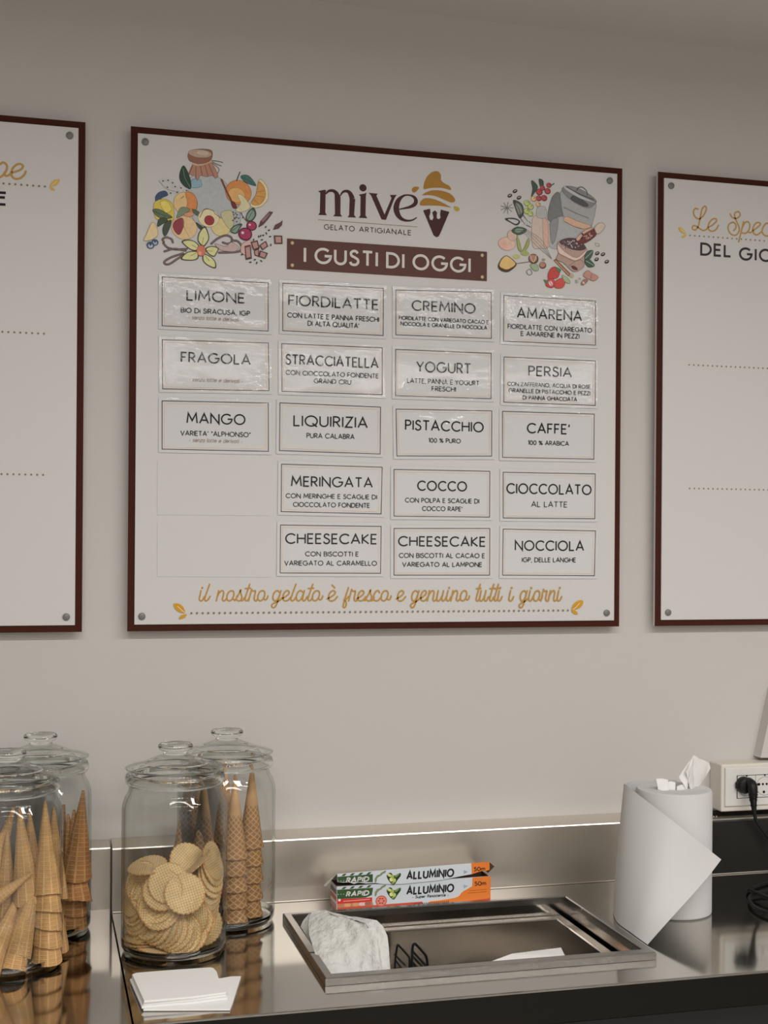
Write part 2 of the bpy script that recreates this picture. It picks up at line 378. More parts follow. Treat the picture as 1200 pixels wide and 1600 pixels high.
def waffle(name, base, pit, mode, a, b, rough=.75, depth=.0009, thin=(.35, .9), fade=None):
    """baked dough with a pressed grid; uv = (turn, metres along)"""
    m = bpy.data.materials.new(name); m.use_nodes = True; nt = m.node_tree; bs = nt.nodes['Principled BSDF']
    bs.inputs['Roughness'].default_value = rough; bs.inputs['Specular IOR Level'].default_value = .25
    uv = nt.nodes.new('ShaderNodeUVMap'); uv.uv_map = 'uv'; sp = nt.nodes.new('ShaderNodeSeparateXYZ'); nt.links.new(uv.outputs[0], sp.inputs[0])
    def mth(op, x, y=None):
        n = nt.nodes.new('ShaderNodeMath'); n.operation = op
        for i, v in enumerate((x, y)):
            if v is None: continue
            if isinstance(v, (int, float)): n.inputs[i].default_value = v
            else: nt.links.new(v, n.inputs[i])
        return n.outputs[0]
    u = mth('MULTIPLY', sp.outputs[0], a * 2 * PI); v = mth('MULTIPLY', sp.outputs[1], b * 2 * PI)
    if mode == 'diag': p, q = mth('ADD', u, v), mth('SUBTRACT', u, v)
    else: p, q = u, v
    r = mth('MAXIMUM', mth('COSINE', p), mth('COSINE', q))
    ridge = nt.nodes.new('ShaderNodeMapRange'); ridge.interpolation_type = 'SMOOTHSTEP'
    ridge.inputs[1].default_value = thin[0]; ridge.inputs[2].default_value = thin[1]
    if fade:        # the upper part of a sugar cone is smooth
        fd = nt.nodes.new('ShaderNodeMapRange'); fd.interpolation_type = 'SMOOTHSTEP'; fd.inputs[1].default_value = fade[0]; fd.inputs[2].default_value = fade[1]
        nt.links.new(sp.outputs[1], fd.inputs[0]); r = mth('MAXIMUM', r, fd.outputs[0])
    nt.links.new(r, ridge.inputs[0])
    g = nt.nodes.new('ShaderNodeTexCoord'); oi = nt.nodes.new('ShaderNodeObjectInfo')
    n = nt.nodes.new('ShaderNodeTexNoise'); n.noise_dimensions = '4D'; n.inputs['Scale'].default_value = 45; n.inputs['Detail'].default_value = 4
    nt.links.new(g.outputs['Object'], n.inputs['Vector']); nt.links.new(mth('MULTIPLY', oi.outputs['Random'], 40), n.inputs['W'])
    mx = nt.nodes.new('ShaderNodeMix'); mx.data_type = 'RGBA'; mx.inputs[6].default_value = (*pit, 1); mx.inputs[7].default_value = (*base, 1)
    nt.links.new(ridge.outputs[0], mx.inputs[0])
    sc = nt.nodes.new('ShaderNodeVectorMath'); sc.operation = 'SCALE'; nt.links.new(mx.outputs[2], sc.inputs[0])
    f = mth('ADD', mth('MULTIPLY', n.outputs['Fac'], .7), mth('ADD', mth('MULTIPLY', oi.outputs['Random'], .25), .53)); nt.links.new(f, sc.inputs['Scale'])
    nt.links.new(sc.outputs[0], bs.inputs['Base Color'])
    bp = nt.nodes.new('ShaderNodeBump'); bp.inputs['Strength'].default_value = .9; bp.inputs['Distance'].default_value = depth
    nt.links.new(ridge.outputs[0], bp.inputs['Height']); nt.links.new(bp.outputs[0], bs.inputs['Normal'])
    return m
M_cone = waffle('sugar_cone', (.54, .325, .155), (.34, .175, .07), 'diag', 9, 95, fade=(.06, .085))
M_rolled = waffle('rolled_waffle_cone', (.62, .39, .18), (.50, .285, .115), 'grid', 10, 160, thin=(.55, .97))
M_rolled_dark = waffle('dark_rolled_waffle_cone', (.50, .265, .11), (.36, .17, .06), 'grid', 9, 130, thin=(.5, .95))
M_wafer = waffle('round_wafer', (.80, .60, .33), (.60, .39, .17), 'grid', 235, 235, depth=.0016, thin=(.2, .9))
M_toast = mat('toasted_wafer_edge', (.50, .28, .10), .8)

# ------------------------------------------------------------------ the room
WALL = 2.53
X0, X1, Y0 = -3.2, 5.0, -3.6
b = MB(); b.box(X0, X1, WALL, WALL + .1, 0, CEIL); struct(b.build('wall_back', M_wall))
b = MB(); b.box(X0, X1, Y0 - .1, Y0, 0, CEIL); struct(b.build('wall_front', M_side))
b = MB(); b.box(X0 - .1, X0, Y0, WALL, 0, CEIL); struct(b.build('wall_left', M_side))
b = MB(); b.box(X1, X1 + .1, Y0, WALL, 0, CEIL); struct(b.build('wall_right', M_side))
b = MB(); b.box(X0, X1, Y0, WALL, CEIL, CEIL + .1); struct(b.build('ceiling', M_ceil))
b = MB(); b.box(X0, X1, Y0, WALL, -.1, 0); struct(b.build('floor', M_floor))
LBL = ('long white ceiling lamp nearest the menu boards', 'long white ceiling lamp behind the nearest one', 'longest white ceiling lamp, farthest from the menu boards')
for (lx, ly, ln, lw, watts), lb in zip(LAMPS, LBL):
    t = thing('ceiling_lamp', lb, 'lamp', (lx, ly, CEIL), 'ceiling lamps over the shop')
    b = MB(); b.box(lx - ln / 2 - .03, lx + ln / 2 + .03, ly - lw / 2 - .02, ly + lw / 2 + .02, CEIL - .06, CEIL); b.build('housing', M_plate, t)

# ------------------------------------------------------------------ counter units
CT, FRONT, APR = .9, 1.896, .845        # worktop height, front edge, lower edge of the front
def splash(bm, x0, x1, yf, ztop, zback):
    """upright at the back of a worktop, with a folded top going to the wall"""
    prof = [(WALL - .001, CT - .02), (yf, CT - .02), (yf, ztop - .003), (yf + .0012, ztop - .0008), (yf + .004, ztop), (WALL - .001, zback)]
    vs = [(x, y, z) for x in (x0, x1) for (y, z) in prof]; n = len(prof)
    bm.add(vs, [(i, (i + 1) % n, n + (i + 1) % n, n + i) for i in range(n)] + [tuple(range(n))[::-1], tuple(range(n, 2 * n))])
def slab(bm, fr, x0, x1, yb, hole=None):
    xs = [x0] + ([hole[0], hole[1]] if hole else []) + [x1]; ys = [FRONT + .003] + ([hole[2], hole[3]] if hole else []) + [yb]
    for i in range(len(xs) - 1):
        for j in range(len(ys) - 1):
            if hole and i == 1 and j == 1: continue
            bm.quad((xs[i], ys[j], CT), (xs[i + 1], ys[j], CT), (xs[i + 1], ys[j + 1], CT), (xs[i], ys[j + 1], CT))
    prof = [(FRONT + .003, CT), (FRONT + .0009, CT - .0009), (FRONT, CT - .003), (FRONT, APR + .002), (FRONT + .002, APR), (FRONT + .03, APR)]
    for k, ((y0, z0), (y1, z1)) in enumerate(zip(prof, prof[1:])): (fr if k >= 2 else bm).quad((x0, y0, z0), (x0, y1, z1), (x1, y1, z1), (x1, y0, z0))
    for x in (x0, x1): bm.quad((x, FRONT + .003, CT), (x, FRONT, CT - .003), (x, FRONT, APR), (x, FRONT + .03, APR), (x, yb, APR), (x, yb, CT))
HOLE = (.444, .990, 2.0, 2.352)
SEAM = .1335
t = thing('counter_unit', 'stainless steel counter unit carrying the two leftmost jars', 'counter', (-.4, 2.2, 0), 'stainless steel counter units')
b = MB(); fr = MB(); slab(b, fr, -1.1, SEAM, 2.5); b.build('worktop', M_top, t); fr.build('front_edge', M_edge_refl, t)['label'] = 'steel front edge with a dark reflection painted in'
b = MB(); splash(b, -1.1, SEAM, 2.5, 1.0165, 1.0245); b.build('backsplash', M_splash, t)
b = MB(); b.box(-1.1, SEAM, FRONT + .035, WALL - .002, 0, APR); b.build('cabinet', M_cab, t)
t = thing('counter_unit', 'long stainless steel counter unit with a sunken utensil well', 'counter', (1.2, 2.2, 0), 'stainless steel counter units')
b = MB(); fr = MB(); slab(b, fr, SEAM + .003, 2.3, 2.473, HOLE); b.build('worktop', M_top, t); fr.build('front_edge', M_edge_refl, t)['label'] = 'steel front edge with a dark reflection painted in'
b = MB(); splash(b, SEAM + .003, 1.262, 2.473, 1.0205, 1.0265); b.box(SEAM + .004, 1.262, 2.4712, 2.4732, CT + .0002, CT + .0024, .0006); b.build('backsplash', M_splash, t)
b = MB()
for (x0, x1, y0, y1) in ((SEAM + .003, .40, FRONT + .035, WALL - .002), (1.03, 2.3, FRONT + .035, WALL - .002), (.40, 1.03, FRONT + .035, 1.965), (.40, 1.03, 2.39, WALL - .002)): b.box(x0, x1, y0, y1, 0, APR)
b.build('cabinet', M_cab, t)
t = thing('backsplash_panel', 'steel backsplash panel under the wall socket with a dark reflection painted in', 'panel', (1.7, 2.5, CT))
b = MB(); splash(b, 1.264, 2.3, 2.473, 1.0135, 1.0225); b.build('upright', M_panel_refl, t)
b = MB(); b.box(1.264, 2.3, 2.4722, 2.528, 1.0137, 1.0165); b.build('top_strip', M_splash, t)['label'] = 'bright steel strip along the top'
b = MB(); b.box(1.264, 2.3, 2.4712, 2.4728, CT + .0002, CT + .0028, .0006); b.build('joint_strip', M_splash, t)['label'] = 'thin bright strip along the bottom'
for px in (1115, 1119.5):
    p = W(px, 1276, 2.4725); b = MB()
    b.lathe([(.0001, 0.0015), (.0012, .0012), (.0018, 0)], 0, 0, 12, Matrix.Translation(p) @ Matrix.Rotation(PI / 2, 4, 'X')); b.build('rivet', M_splash, t, True)

# sunken well
t = thing('utensil_well', 'sunken stainless steel well with a raised rim in the counter', 'well', (.716, 2.17, CT))
RX0, RX1, RY0, RY1, RZ = .435, .997, 1.990, 2.358, .913
IX0, IX1, IY0, IY1 = .4500, .9825, 2.0105, 2.3450
def ringbox(bm, o, i, z0, z1, bev=.0015):
    (a0, a1, c0, c1), (p0, p1, q0, q1) = o, i
    for (x0, x1, y0, y1) in ((a0, a1, c0, q0), (a0, a1, q1, c1), (a0, p0, q0, q1), (p1, a1, q0, q1)): bm.box(x0, x1, y0, y1, z0, z1, 0)
def frame(bm, o, i, z0, z1, e=.0018):
    """rectangular ring with softened outer top edge"""
    rects = [(o, z0), (o, z1 - e), ((o[0] + e, o[1] - e, o[2] + e, o[3] - e), z1), ((i[0] - e, i[1] + e, i[2] - e, i[3] + e), z1), (i, z1 - e), (i, z0)]
    vs = []
    for (r, z) in rects: vs += [(r[0], r[2], z), (r[1], r[2], z), (r[1], r[3], z), (r[0], r[3], z)]
    bm.add(vs, [(k * 4 + j, k * 4 + (j + 1) % 4, (k + 1) * 4 + (j + 1) % 4, (k + 1) * 4 + j) for k in range(len(rects) - 1) for j in range(4)])
b = MB(); frame(b, (RX0, RX1, RY0, RY1), (IX0, IX1, IY0, IY1), CT + .0005, RZ); b.build('rim', M_rim, t)
b = MB(); b.box(.4365, .4485, 2.119, 2.1215, RZ - .001, RZ + .0006); b.build('rim_joint', M_hole, t)
LEDGE = .878
b = MB()
for (p, q) in (((IX0, IY0), (IX1, IY0)), ((IX1, IY0), (IX1, IY1)), ((IX1, IY1), (IX0, IY1)), ((IX0, IY1), (IX0, IY0))):
    b.quad((p[0], p[1], CT + .0005), (q[0], q[1], CT + .0005), (q[0], q[1], LEDGE - .012), (p[0], p[1], LEDGE - .012))
b.quad((IX0, IY0, LEDGE - .012), (IX1, IY0, LEDGE - .012), (IX1, IY1, LEDGE - .012), (IX0, IY1, LEDGE - .012)) if False else None
b.build('upper_wall', M_well, t)
PX0, PX1, PY0, PY1 = .474, .955, 2.034, 2.322
b = MB(); frame(b, (IX0 + .003, IX1 - .008, IY0 + .003, IY1 - .002), (PX0, PX1, PY0, PY1), LEDGE - .006, LEDGE, .002)
PZ = .755
b.add([(PX0, PY0, LEDGE - .003), (PX1, PY0, LEDGE - .003), (PX1, PY1, LEDGE - .003), (PX0, PY1, LEDGE - .003),
       (PX0 + .012, PY0 + .012, PZ), (PX1 - .012, PY0 + .012, PZ), (PX1 - .012, PY1 - .012, PZ), (PX0 + .012, PY1 - .012, PZ)],
      [(0, 1, 5, 4), (1, 2, 6, 5), (2, 3, 7, 6), (3, 0, 4, 7), (4, 5, 6, 7)])
b.build('pan', M_well, t)

# ------------------------------------------------------------------ menu boards
BY = 2.5
Z0, Z1 = 1.419, 2.3675
BR = .0128
def board(label, x0, x1, capx):
    t = thing('menu_board', label, 'menu board', ((x0 + x1) / 2, BY + .01, Z0), 'menu boards on the wall')
    b = MB(); b.quad((x0, BY + .0035, Z0), (x1, BY + .0035, Z0), (x1, BY + .0035, Z1), (x0, BY + .0035, Z1)); b.build('frame_face', M_brown, t)
    b = MB(); e = .0
    for (p, q) in (((x0, Z0), (x1, Z0)), ((x1, Z0), (x1, Z1)), ((x1, Z1), (x0, Z1)), ((x0, Z1), (x0, Z0))):
        b.quad((p[0], BY + .0036, p[1]), (q[0], BY + .0036, q[1]), (q[0], BY + .0105, q[1]), (p[0], BY + .0105, p[1]))
    b.quad((x0, BY + .0105, Z0), (x1, BY + .0105, Z0), (x1, BY + .0105, Z1), (x0, BY + .0105, Z1)); b.build('frame_back', M_whiteedge, t)
    b = MB(); b.box(x0 + BR, x1 - BR, BY, BY + .0033, Z0 + BR, Z1 - BR, .0006); b.build('white_panel', M_board, t)
    for x in capx:
        for z in (Z0 + .0285, Z1 - .0285):
            b = MB(); b.lathe([(.0001, .0035), (.0055, .0034), (.0066, .0026), (.0068, 0)], 0, 0, 24, Matrix.Translation((x, BY, z)) @ Matrix.Rotation(PI / 2, 4, 'X')); b.build('screw_cap', M_cap, t, True)
    for x in (x0 + .06, x1 - .06):
        for z in (Z0 + .06, Z1 - .06):
            b = MB(); b.lathe([(.0001, 0), (.012, 0), (.012, .0195), (.0001, .0195)], 0, 0, 16, Matrix.Translation((x, WALL, z)) @ Matrix.Rotation(PI / 2, 4, 'X')); b.build('spacer', M_cap, t)
    return t
MX0, MX1 = .1621, 1.1641
main = board('large white menu board framed in brown listing the gelato flavours', MX0, MX1, (W(227, 221, BY).x, W(952.5, 281, BY).x))
left = board('mostly empty white menu board cut off by the left picture edge', .0792 - 1.002, .0792, (.0792 - .0285, .0792 - 1.002 + .0285))
right = board('mostly empty white menu board beside the power socket, headed in gold script', 1.2447, 1.2447 + 1.002, (1.2447 + .0285, 1.2447 + 1.002 - .0285))

GOLD = ink((156, 118, 56)); GOLD_T = ink((128, 98, 52), (150, 146, 140)); DARK = ink((28, 22, 22)); DOT = ink((112, 105, 92))
WT = (150, 146, 140)                                    # how the white panel looks near the top of the photograph
CHOC = ink((50, 30, 28), WT)
def zpx(z, ox, oy, k): return [(ox + p[0] * k, oy + p[1] * k) for p in z]
def shape(pr, pts, col, smooth=True, y=BY):             # closed outline given in photograph pixels
    q = [W(a, c, y) for a, c in pts]; q = [Vector((v.x, v.z, 0)) for v in q]
    if smooth: q = spline(q, 5, True)
    pr.poly([(v.x, v.y) for v in q], col)
def pen(pr, pts, wd, col, y=BY, smooth=True, closed=False, round_=True):
    q = [W(a, c, y) for a, c in pts]; q = [Vector((v.x, v.z, 0)) for v in q]
    if smooth and len(q) > 2: q = spline(q, 6, closed)
    pr.stroke([(v.x, v.y) for v in q], wd * .00125, col, closed, round_)
def oval(pr, cx, cy, rx, ry, col, rot=0, y=BY):
    c = W(cx, cy, y); pr.disc((c.x, c.z), rx * .0013, col, 24, ry * .0012, rot)
def dots(pr, p0, p1, n, r, col, y=BY):
    a, c = W(*p0, y), W(*p1, y)
    for i in range(n):
        q = a.lerp(c, i / (n - 1)); pr.disc((q.x, q.z), r * .00122, col, 10)
def rule(pr, p0, p1, n, r_, col, xend, y=BY):     # a dotted rule measured between two photographed dots, continued to xend
    a, c = W(*p0, y), W(*p1, y); st = (c.x - a.x) / (n - 1); m = int(abs(xend - (a.x if xend > a.x else c.x)) / st)
    x0 = a.x if xend > a.x else c.x
    for i in range(m + 1): pr.disc((x0 + i * st * (1 if xend > x0 else -1), (a.z + c.z) / 2), r_ * .00122, col, 10)
def sprig(pr, up, lo, vein, col):
    shape(pr, up, col); shape(pr, lo, col); pen(pr, vein, .9, (.75, .74, .70))

# logo
pr = Print(BY - .0003)
z = lambda *p: zpx(p, 480, 255, .208333)
stem = lambda a: shape(pr, z(*a), CHOC, False)
stem([(80, 210), (130, 199), (141, 203), (138, 225), (136, 372), (148, 391), (82, 388), (94, 372), (98, 222)])
stem([(206, 240), (250, 252), (249, 380), (262, 401), (195, 398), (208, 381)])
stem([(318, 262), (360, 268), (352, 388), (366, 408), (302, 406), (314, 389)])
def vpen(pts):
    q = spline([Vector((p[0], p[1], p[2])) for p in pts], 6)
    w_ = [W(480 + p.x * .208333, 255 + p.y * .208333, BY) for p in q]
    pr.stroke([(v.x, v.z) for v in w_], [p.z * .208333 * .00125 for p in q], CHOC)
vpen([(137, 232, 10), (160, 210, 18), (190, 206, 22), (215, 222, 30), (229, 255, 42)])
vpen([(247, 246, 8), (268, 216, 16), (298, 210, 22), (322, 228, 32), (338, 268, 42)])
oval(pr, 480 + 418 * .208333, 255 + 185 * .208333, 28 * .2, 28 * .21, CHOC)
stem([(386, 236), (430, 228), (444, 220), (440, 245), (437, 392), (451, 413), (385, 410), (398, 393), (400, 250)])
stem([(460, 222), (529, 229), (519, 243), (580, 385), (632, 262), (620, 238), (671, 238), (655, 262), (590, 426), (557, 422), (479, 243)])
vpen([(690, 346, 8), (730, 338, 14), (775, 327, 22), (808, 306, 30), (815, 280, 30), (800, 254, 22), (765, 240, 12), (722, 245, 16), (684, 280, 34), (668, 330, 44), (675, 375, 42), (700, 412, 30), (740, 430, 18), (785, 428, 12), (822, 408, 8)])
pen(pr, z((82, 424), (825, 478)), .8, ink((95, 80, 60), WT), smooth=False)
line(pr, 'GELATO', 480 + 125 * .2083, 480 + 356 * .2083, 255 + 485 * .2083, 8.2, 1.15, CHOC, BY, gap=.3)
line(pr, 'ARTIGIANALE', 480 + 388 * .2083, 480 + 780 * .2083, 255 + 509 * .2083, 8.0, 1.15, CHOC, BY, gap=.3)
LG = ink((118, 84, 36), WT)
shape(pr, z((874, 194), (877, 150), (900, 100), (940, 66), (980, 62), (1002, 88), (1004, 128), (1030, 152), (1066, 172), (1076, 201), (1020, 187), (960, 184), (910, 189)), LG)
shape(pr, z((862, 240), (900, 215), (950, 203), (1010, 208), (1070, 228), (1105, 264), (1104, 290), (1075, 294), (1030, 276), (970, 250), (915, 239)), LG)
shape(pr, z((849, 316), (852, 285), (880, 265), (930, 265), (990, 285), (1040, 310), (1076, 333), (1000, 320), (920, 317)), LG)
shape(pr, z((838, 182), (805, 177), (785, 194), (789, 214), (806, 220), (826, 204)), LG)
shape(pr, z((1100, 325), (1130, 330), (1142, 347), (1127, 362), (1106, 352)), ink((130, 110, 40), WT))
shape(pr, z((869, 354), (921, 342), (924, 370), (914, 400), (920, 424), (936, 429), (947, 412), (943, 388), (938, 370), (957, 354), (974, 370), (970, 395), (972, 414), (986, 421), (1000, 410), (996, 385), (1002, 348), (1066, 366), (1001, 520), (987, 548), (970, 556), (948, 542)), CHOC, False)
WHT = (.74, .73, .71)
shape(pr, z((930, 378), (919, 402), (921, 420), (933, 426), (943, 416), (942, 398)), WHT)
shape(pr, z((986, 368), (974, 395), (976, 411), (988, 417), (997, 405), (995, 390)), WHT)
pr.done('logo', M_ink, main)

# header plaque
pc = [W(448.5, 372.8, BY), W(760.7, 393.4, BY), W(760.2, 439.9, BY), W(448.5, 420, BY)]
hx0, hx1 = pc[0].x, pc[1].x; hz1 = (pc[0].z + pc[1].z) / 2; hz0 = (pc[2].z + pc[3].z) / 2
b = MB(); b.box(hx0, hx1, BY - .0012, BY - .0001, hz0, hz1); pl = b.build('header_plaque', mat('brown_plaque', ink((68, 45, 39), (155, 152, 146)), .5, spec=.12), main)
pr = Print(BY - .0014); line(pr, 'I GUSTI DI OGGI', 474.2, 735.2, 406.6, 24.2, 4.0, (.76, .73, .71), BY, gap=.3, blank=.38); pr.done('header_lettering', M_ink, pl)
for a, c in ((58, 70), (58, 193), (1105, 138), (1105, 258)):
    p = W(440 + a * .28333, 360 + c * .28333, BY); b = MB(); b.lathe([(.0001, .0022), (.0025, .002), (.0036, .0012), (.0036, 0)], 0, 0, 16, Matrix.Translation((p.x, BY - .001, p.z)) @ Matrix.Rotation(PI / 2, 4, 'X')); b.build('bolt', M_gold, pl, True)

# slogan
pr = Print(BY - .0003)
for s, a, c in (('il', 310.6, 328), ('nostro', 337.9, 416.4), ('gelato', 425.5, 502), ('\u00e8', 512, 526.5), ('fresco', 536, 609), ('e', 620, 633), ('genuino', 642.5, 731.6), ('tutti', 741.4, 784.6), ('i', 794.4, 802.6), ('giorni', 812, 877.6)):
    script_word(pr, s, a, c, 939, 16, 2.4, GOLD, BY)
dots(pr, (299, 958), (887, 953.6), 73, 1.75, DOT)
zz = lambda *p: zpx(p, 260, 900, .18333); zr = lambda *p: zpx(p, 680, 900, .2)
sprig(pr, zz((60, 240), (105, 236), (140, 262), (160, 310), (130, 312), (85, 290)), zz((105, 365), (125, 335), (170, 325), (160, 350), (130, 362)), zz((95, 258), (130, 290), (155, 312)), ink((176, 128, 36)))
sprig(pr, zr((1150, 192), (1148, 225), (1120, 252), (1085, 262), (1062, 268), (1075, 225), (1110, 195)), zr((1062, 272), (1095, 272), (1112, 298), (1085, 296)), zr((1125, 212), (1100, 240), (1075, 262)), ink((176, 128, 36)))
pr.done('slogan', M_ink, main)

# right board printing
pr = Print(BY - .0003); z4 = lambda *p: zpx(p, 1040, 310, .13333)
for pts in ([(380, 125), (345, 120), (325, 165), (350, 222), (400, 240), (450, 190), (478, 120), (460, 92), (430, 120), (410, 200), (385, 320), (350, 368), (315, 358), (318, 325), (350, 322), (400, 355), (440, 376), (480, 362), (500, 330)],
            [(490, 345), (550, 312), (597, 262), (575, 236), (530, 260), (498, 320), (505, 365), (545, 386), (590, 365), (620, 315)],
            [(755, 185), (775, 218), (812, 235), (850, 225), (875, 190), (850, 156), (815, 170), (808, 210), (835, 280), (865, 360), (840, 418), (800, 433), (755, 408), (732, 350), (745, 302), (790, 280), (822, 310), (820, 352), (797, 378)],
            [(912, 275), (895, 350), (855, 510)], [(895, 350), (930, 285), (965, 276), (986, 310), (975, 370), (940, 408), (895, 405)], [(960, 395), (1000, 400), (1025, 375)],
            [(1015, 385), (1070, 345), (1112, 302), (1080, 282), (1040, 312), (1022, 370), (1040, 418), (1080, 424), (1130, 385)],
            [(1225, 312), (1180, 292), (1142, 340), (1130, 390), (1152, 428), (1200, 440), (1250, 405)]):
    pen(pr, z4(*pts), 2.6, GOLD_T)
pr.done('script_heading', M_ink, right); pr = Print(BY - .0006)
rule(pr, (1078, 367.9), (1194, 376.4), 17, 1.4, ink((88, 82, 72), WT), 2.15)
sprig(pr, z4((150, 340), (190, 350), (225, 392), (238, 418), (205, 412), (165, 385)), z4((188, 458), (205, 435), (240, 428), (235, 448), (210, 462)), z4((175, 360), (205, 390), (230, 414)), ink((150, 118, 50), WT))
pr.done('heading_ornament', M_ink, right); pr = Print(BY - .0003)
line(pr, 'DEL', 1094, 1143, 390.7, 19.6, 3.5, ink((40, 34, 36), WT), BY, gap=.3)
line(pr, 'GIORNO', 1154.5, 1268, 400.2, 19.8, 3.5, ink((40, 34, 36), WT), BY, gap=.34)
pr.done('heading_lettering', M_ink, right)
for p, q in (((1076.7, 570), (1199, 575.7)), ((1077.5, 763), (1200, 765.6))):
    pr = Print(BY - .0003); rule(pr, p, q, 18, 1.5, DOT, 2.15); pr.done('dotted_line', M_ink, right)
# left board printing
pr = Print(BY - .0003); z5 = lambda *p: zpx(p, 0, 235, .091667)
for pts in ([(-40, 470), (20, 448), (75, 395), (117, 315), (108, 240), (50, 206), (-10, 245)], [(72, 385), (95, 432), (150, 425), (200, 370)],
            [(185, 385), (265, 362), (350, 330), (393, 272), (350, 233), (280, 245), (215, 310), (192, 400), (222, 463), (280, 487), (350, 470), (410, 420), (440, 360)]):
    pen(pr, z5(*pts), 3.2, GOLD_T)
pr.done('script_heading', M_ink, left); pr = Print(BY - .0006)
rule(pr, (5.5, 286.6), (70.2, 291.7), 8, 1.7, ink((88, 82, 72), WT), -.82)
sprig(pr, z5((852, 605), (880, 550), (930, 505), (1012, 494), (1005, 545), (960, 595), (905, 610)), z5((842, 625), (890, 633), (936, 685), (880, 675)), z5((975, 520), (930, 560), (880, 600)), ink((150, 118, 50), WT))
pr.done('heading_ornament', M_ink, left); pr = Print(BY - .0003)
for c, e in ((725, 100), (805, 84), (925, 95)): pen(pr, z5((-60, c - 8), (e, c)), 3.8, ink((24, 18, 20), WT), smooth=False, round_=False)
pen(pr, z5((-58, 700), (-60, 948)), 3.8, ink((24, 18, 20), WT), smooth=False, round_=False)
pr.done('heading_lettering', M_ink, left)
for p, q in (((3.7, 518.2), (68.7, 521.7)), ((2.3, 740.9), (67.3, 741.9))):
    pr = Print(BY - .0003); rule(pr, p, q, 8, 1.65, DOT, -.82); pr.done('dotted_line', M_ink, left)
# ------------------------------------------------------------------ watercolour prints in the corners of the main board
def K(r, g, b):
    m = (r + g + b) / 3; return ink(tuple(.80 * c + .20 * m for c in (r, g, b)), (188, 183, 176))
_shape, _oval = shape, oval
def shape(pr, pts, col, smooth=True, y=BY):     # inked outline round every larger wash of colour
    _shape(pr, pts, col, smooth, y)
    xs = [p[0] for p in pts]; ys = [p[1] for p in pts]
    if (max(xs) - min(xs)) * (max(ys) - min(ys)) > 60: pen(pr, pts, .6, tuple(v * .38 for v in col), y, smooth, True, False)
def oval(pr, cx, cy, rx, ry, col, rot=0, y=BY):
    _oval(pr, cx, cy, rx, ry, col, rot, y)
    if rx > 6 and ry > 6:
        c = W(cx, cy, y); pr.stroke([(c.x + math.cos(2 * PI * k / 28) * rx * .0013, c.z + math.sin(2 * PI * k / 28) * ry * .0012) for k in range(28)], .0007, tuple(v * .45 for v in col), True)
pr = Print(BY - .0003); INKL = K(52, 40, 38)
shape(pr, [(299, 276), (343, 278), (362, 302), (372, 322), (374, 350), (345, 352), (308, 350), (296, 318)], K(160, 160, 155))
shape(pr, [(299, 282), (311, 279), (315, 291), (300, 293)], K(122, 152, 160))
shape(pr, [(294, 240), (295, 250), (302, 254), (312, 256), (325, 253), (331, 247), (331, 236), (320, 233), (302, 234)], K(140, 88, 66))
oval(pr, 312.5, 240, 17, 6.5, K(170, 140, 112)); oval(pr, 317, 239, 9, 3.5, K(182, 156, 130))
shape(pr, [(301, 257), (316, 258), (330, 253), (336, 263), (341, 275), (337, 279), (331, 274), (323, 276.5), (313, 274), (308.5, 282), (304, 275), (294, 272), (298, 263)], K(168, 114, 90), False)
for p in (((306, 258), (306, 279)), ((313, 259), (316, 274)), ((320, 258), (325, 275)), ((326, 256), (334, 275)), ((301, 259), (296, 271))): pen(pr, p, .9, K(112, 64, 48), smooth=False)
pen(pr, [(300, 256), (312, 258.5), (331, 252.5)], 1.8, K(198, 140, 100)); pen(pr, [(331, 251), (340, 252), (348, 254)], 1, INKL); pen(pr, [(332, 253), (339, 257), (346, 259.5)], 1, INKL); pen(pr, [(332, 255), (342, 264), (340, 271)], 1, K(112, 64, 48))
shape(pr, [(286.5, 259), (281, 270), (281, 281), (288, 291), (297.5, 295), (298, 284), (293, 268)], K(48, 68, 52)); pen(pr, [(286, 264), (289, 278), (297, 293)], .7, K(110, 125, 100))
for x, y in ((253, 282), (261, 281), (268, 285), (260, 292), (272, 291), (281, 293), (265, 301), (290, 297), (275, 300)):
    oval(pr, x, y, 4, 3, K(172, 168, 160), .5); oval(pr, x + 1.6, y + .8, 1.3, 1.1, K(66, 62, 58))
pen(pr, [(248, 283), (262, 296), (280, 300)], .6, K(110, 105, 98))
shape(pr, [(246, 320), (242.5, 309), (248, 301), (258, 298.5), (262, 305), (252, 310)], K(58, 74, 100))
shape(pr, [(240, 328), (242, 316), (255, 311), (267, 316), (272, 330), (270, 344), (258, 346), (244, 342)], K(202, 170, 60)); shape(pr, [(250, 316), (262, 315), (268, 328), (258, 332)], K(216, 186, 74))
oval(pr, 290, 318, 17.5, 18, K(206, 166, 104)); shape(pr, [(290, 301), (302, 303), (308, 316), (305, 330), (296, 337), (288, 332), (293, 318)], K(206, 120, 60)); pen(pr, [(283, 310), (287, 307)], .8, INKL)
shape(pr, [(238.5, 328), (248, 327), (260, 333), (269, 340), (255, 342), (244, 337)], K(88, 104, 72)); pen(pr, [(240, 330), (254, 336), (268, 340)], .6, INKL)
shape(pr, [(246, 354), (248, 343), (257, 340), (262, 345), (254, 350)], K(62, 78, 58)); shape(pr, [(256, 368), (254, 360), (257, 350), (267, 344), (266, 354), (260, 367)], K(66, 78, 58))
oval(pr, 288, 356, 18.5, 18.5, K(208, 168, 112)); shape(pr, [(270, 354), (274, 345), (285, 341), (287, 352), (281, 366), (275, 364)], K(142, 52, 62)); pen(pr, [(286, 342), (288, 356), (296, 371)], .7, K(160, 110, 70))
